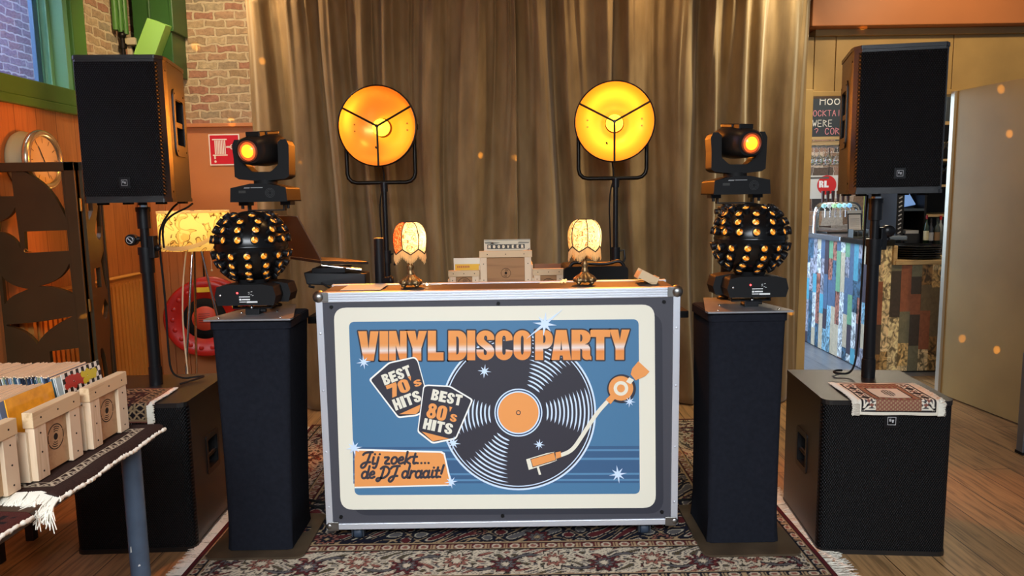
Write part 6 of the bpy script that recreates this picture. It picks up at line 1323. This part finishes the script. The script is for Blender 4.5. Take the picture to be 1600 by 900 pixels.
for args in ((3.347, 5.94, .90, .020, .235, (24, 50, 28), (150, 30, 34), (220, 210, 170), 'dark green wine bottle with a red cap, leftmost on the back bar'), (3.388, 5.95, .90, .022, .205, (40, 46, 60), (30, 30, 36), (190, 196, 206), 'dark bottle with a black cap, second from the left on the back bar'), (3.435, 5.94, .90, .022, .21, (60, 70, 66), (50, 60, 60), (150, 120, 90), 'grey green bottle with brown label in the middle of the back bar bottles'), (3.478, 5.97, .90, .022, .225, (150, 160, 160), (200, 30, 40), (120, 130, 130), 'clear bottle with a bright red cap on the back bar'), (3.515, 5.93, .90, .026, .215, (120, 90, 60), (30, 26, 26), (226, 212, 170), 'amber bottle with a cream label at the right of the back bar')): bottle(*args)
gl = glass('wine_glass'); 
def wine_glass_mesh(inv):
    m = MB(); m.mat(gl); p = [(.028, 0), (.004, .004), (.003, .07), (.018, .085), (.032, .115), (.030, .16), (.0285, .16), (.030, .115), (.016, .088), (.001, .078)]
    m.lathe([(r, -h if inv else h) for r, h in p], n=18); return m
def glasses(spots, inv, label, grp):
    first = None
    for x, y, z in spots:
        if first is None: ob = wine_glass_mesh(inv).build('wine_glass'); first = ob
        else: ob = first.copy(); COL.objects.link(ob)
        ob.location = (x, y, z); tag(ob, label, 'glass', grp)
rk = MB((3.02, 6.9, 1.86)); rk.mat(shelf_w); rk.bb((2.55, 6.72, 1.75), (3.14, 7.1, 1.785)); rk.mat(M('rail_steel', (170, 170, 170), .3, .9))
for x in (2.6, 2.68, 2.76, 2.84, 2.92, 3.0, 3.08): rk.bb((x - .004, 6.72, 1.738), (x + .004, 7.1, 1.75))
rk.cyl((2.6, 6.9, 1.785), (2.6, 6.9, 3.3), .01); rk.cyl((3.1, 6.9, 1.785), (3.1, 6.9, 3.3), .01); tag(rk.build('glass_rack'), 'hanging wooden glass rack below the left chalkboard over the bar', 'rack')
glasses([(2.72 + .08 * i, 6.75 + .11 * j, 1.737) for i in range(4) for j in range(3)], True, 'wine glass hanging upside down under the rack over the bar', 'glasses hanging over the bar')
glasses([(3.52 + .075 * i, 6.1 + .12 * j, 1.582) for i in range(4) for j in range(2)], False, 'stemmed glass on the upper back bar shelf', 'glasses on the upper shelf')
glasses([(3.52 + .075 * i, 6.1 + .12 * j, 1.377) for i in range(4) for j in range(2)], False, 'stemmed glass on the second back bar shelf', 'glasses on the second shelf')
_O = [(.5 + .5 * math.cos(2 * PI * i / 12), .5 + .5 * math.sin(2 * PI * i / 12)) for i in range(13)]
CH = {'H': [[(0, 0), (0, 1)], [(1, 0), (1, 1)], [(0, .5), (1, .5)]], 'O': [_O], 'o': [[(p, q * .65) for p, q in _O]], 'r': [[(.1, 0), (.1, .65)], [(.1, .4), (.8, .65)]],
      'C': [_O[1:12]], 'K': [[(0, 0), (0, 1)], [(1, 1), (0, .5)], [(.1, .55), (1, 0)]], 'T': [[(.5, 0), (.5, 1)], [(0, 1), (1, 1)]], 'A': [[(0, 0), (.5, 1)], [(.5, 1), (1, 0)], [(.2, .4), (.8, .4)]],
      'I': [[(.5, 0), (.5, 1)]], 'L': [[(0, 1), (0, 0)], [(0, 0), (.9, 0)]], 'S': [[(1, .85), (.6, 1), (.15, .9), (.1, .6), (.85, .42), (.95, .15), (.5, 0), (0, .12)]], 'W': [[(0, 1), (.25, 0)], [(.25, 0), (.5, .7)], [(.5, .7), (.75, 0)], [(.75, 0), (1, 1)]],
      'E': [[(0, 0), (0, 1)], [(0, 1), (.9, 1)], [(0, .5), (.8, .5)], [(0, 0), (.9, 0)]], 'R': [[(0, 0), (0, 1)], [(0, 1), (.9, .8)], [(.9, .8), (0, .5)], [(.2, .5), (1, 0)]], '?': [[(0, .8), (.4, 1), (.9, .85), (.8, .6), (.5, .45), (.5, .25)]]}
def chalkboard(x0, x1, y, z0, z1, label, lines):
    t = thing('chalkboard', label, 'chalkboard', ((x0 + x1) / 2, y, z0)); m = MB(t.location); m.mat(M('chalkboard', (54, 62, 70), .8)); m.bb((x0, y, z0), (x1, y + .02, z1)); m.build('slate', t)
    m = MB(t.location); m.mat(wood('chalk_frame', (190, 160, 110), (160, 130, 80), 'X')); m.bb((x0 - .01, y - .008, z0 - .025), (x1 + .01, y + .025, z0)); m.build('frame', t)
    rng = random.Random(int(x0 * 10))
    for z, c, xs, h, n in lines:
        m = MB(t.location); f = Flat(m, lambda a, b_, d: (a, y - .001, b_))
        m.mat(M('chalk_%d_%d_%d' % c, c, .9)); x = xs
        for ch in n:
            for st in CH.get(ch, []): f.line([(x + p * h * .6, z + q * h) for p, q in st], h * .11, 1)
            x += h * .85
        m.build('chalk_line', t)
chalkboard(2.55, 3.20, 6.68, 1.82, 2.30, 'dark chalkboard with white and pink writing left of the right loudspeaker', [(2.10, (226, 226, 220), 2.76, .075, 'Hoor'), (2.0, (226, 150, 160), 2.66, .05, 'COCKTAILS'), (1.91, (226, 226, 220), 2.70, .055, 'WERE'), (1.84, (226, 150, 160), 2.72, .055, '? CORRE')])
chalkboard(3.45, 4.2, 5.93, 1.87, 2.12, 'dark chalkboard with large chalk capitals between the right loudspeaker and door leaf', [(1.93, (190, 190, 186), 3.52, .085, 'ORRE')])
pw_ = MB((3.02, 7.7, 1.45)); pw_.mat(M('poster_white', (206, 200, 190), .7)); pw_.bb((3.0, 7.70, 1.26), (3.42, 7.71, 1.50)); f = Flat(pw_, lambda a, b_, d: (a, 7.6995 - d * .0005, b_)); pw_.mat(M('poster_red', (200, 40, 40), .6)); f.disc(3.28, 1.40, .10, 0, 30); pw_.mat(M('poster_letters', (240, 236, 230), .6)); word(f, 'RL', 3.20, 1.375, .10, .07, 1, ydown=False); pw_.mat(M('poster_ink', (90, 84, 80), .6)); f.line([(3.06, 1.475), (3.30, 1.475)], .02, 1, round_=False)
pw_.mat(dark_metal); pw_.cyl((2.95, 7.706, 1.50), (2.95, 7.706, 3.3), .004); pw_.cyl((3.3, 7.706, 1.50), (3.3, 7.706, 3.3), .004); tag(pw_.build('poster'), 'white poster with a red disc hanging over the beer taps', 'poster')

# ------------------------------------------------------------------ loose cables
def cable(name, label, pts, r, mat=black_m, it=3):
    m = MB(pts[0]); m.mat(mat); m.tube(smooth_pts(pts, it), r, 8); return tag(m.build(name), label, 'cable')
cable('cable', 'black cable running from the left loudspeaker down its pole to the subwoofer', [(-1.385, 3.08, 1.329), (-1.40, 3.06, 1.310), (-1.42, 2.99, 1.24), (-1.445, 3.02, 1.16), (-1.435, 3.02, .95), (-1.43, 3.0, .72), (-1.425, 3.0, .63), (-1.39, 3.02, .600), (-1.34, 3.04, .603), (-1.30, 3.06, .602), (-1.36, 2.97, .595), (-1.37, 2.955, .5945)], .0042)
cable('cable', 'black cable looped behind the left loudspeaker', [(-1.33, 3.10, 1.329), (-1.34, 3.07, 1.312), (-1.39, 3.03, 1.285), (-1.425, 3.015, 1.24), (-1.43, 3.03, 1.15)], .0042)
cable('cable', 'black cable running down the right speaker pole to its subwoofer', [(1.44, 2.99, 1.320), (1.43, 2.98, 1.2), (1.425, 2.975, .95), (1.415, 2.965, .72), (1.40, 2.95, .63), (1.37, 2.93, .60), (1.33, 2.93, .6), (1.31, 2.95, .602), (1.34, 2.99, .60), (1.37, 3.0, .597)], .0042)
cable('cable', 'black cable lying on the rug left of the flight case', [(-.72, 3.02, .02), (-.80, 3.03, .018), (-.90, 3.06, .018), (-1.0, 3.10, .018)], .006)
cable('cable', 'second black cable on the rug left of the flight case, the rear one', [(-.70, 3.06, .02), (-.82, 3.08, .018), (-.94, 3.13, .018), (-1.05, 3.14, .018)], .006)
cable('cable', 'black cable on the rug between the flight case and right tower', [(.60, 3.04, .02), (.68, 3.05, .018), (.76, 3.06, .018), (.86, 3.08, .018)], .005)

# ------------------------------------------------------------------ amber light dots thrown by the ball lights
def dots(ball, src, targets, e=420, size=1.3):
    for tg in targets:
        d = (Vector(tg) - Vector(src)).normalized(); p = Vector(src) + d * .165
        light('ball_beam', 'SPOT', p, e, (1.0, .48, .06), tg, parent=None, spot_size=R(size), spot_blend=.6, shadow_soft_size=.004)
dots(bl_r, (.900, 2.772, 1.168), [(.024, 4.58, 1.577), (.127, 4.58, 2.222), (-.187, 4.58, 1.592), (1.759, 4.6, .585), (2.83, 4.54, .402), (2.86, 4.252, .39), (2.86, 4.268, 1.65), (2.86, 4.361, 1.916), (2.161, 4.66, 2.307)])
dots(bl_l, (-.978, 2.772, 1.168), [(-1.284, 4.58, 1.559), (-.567, 4.58, 2.128), (-.72, 4.58, 2.261), (-2.09, 5.09, 2.36), (-1.87, 5.06, 1.86), (-2.05, 3.48, .80), (-1.483, 4.58, 2.191)])
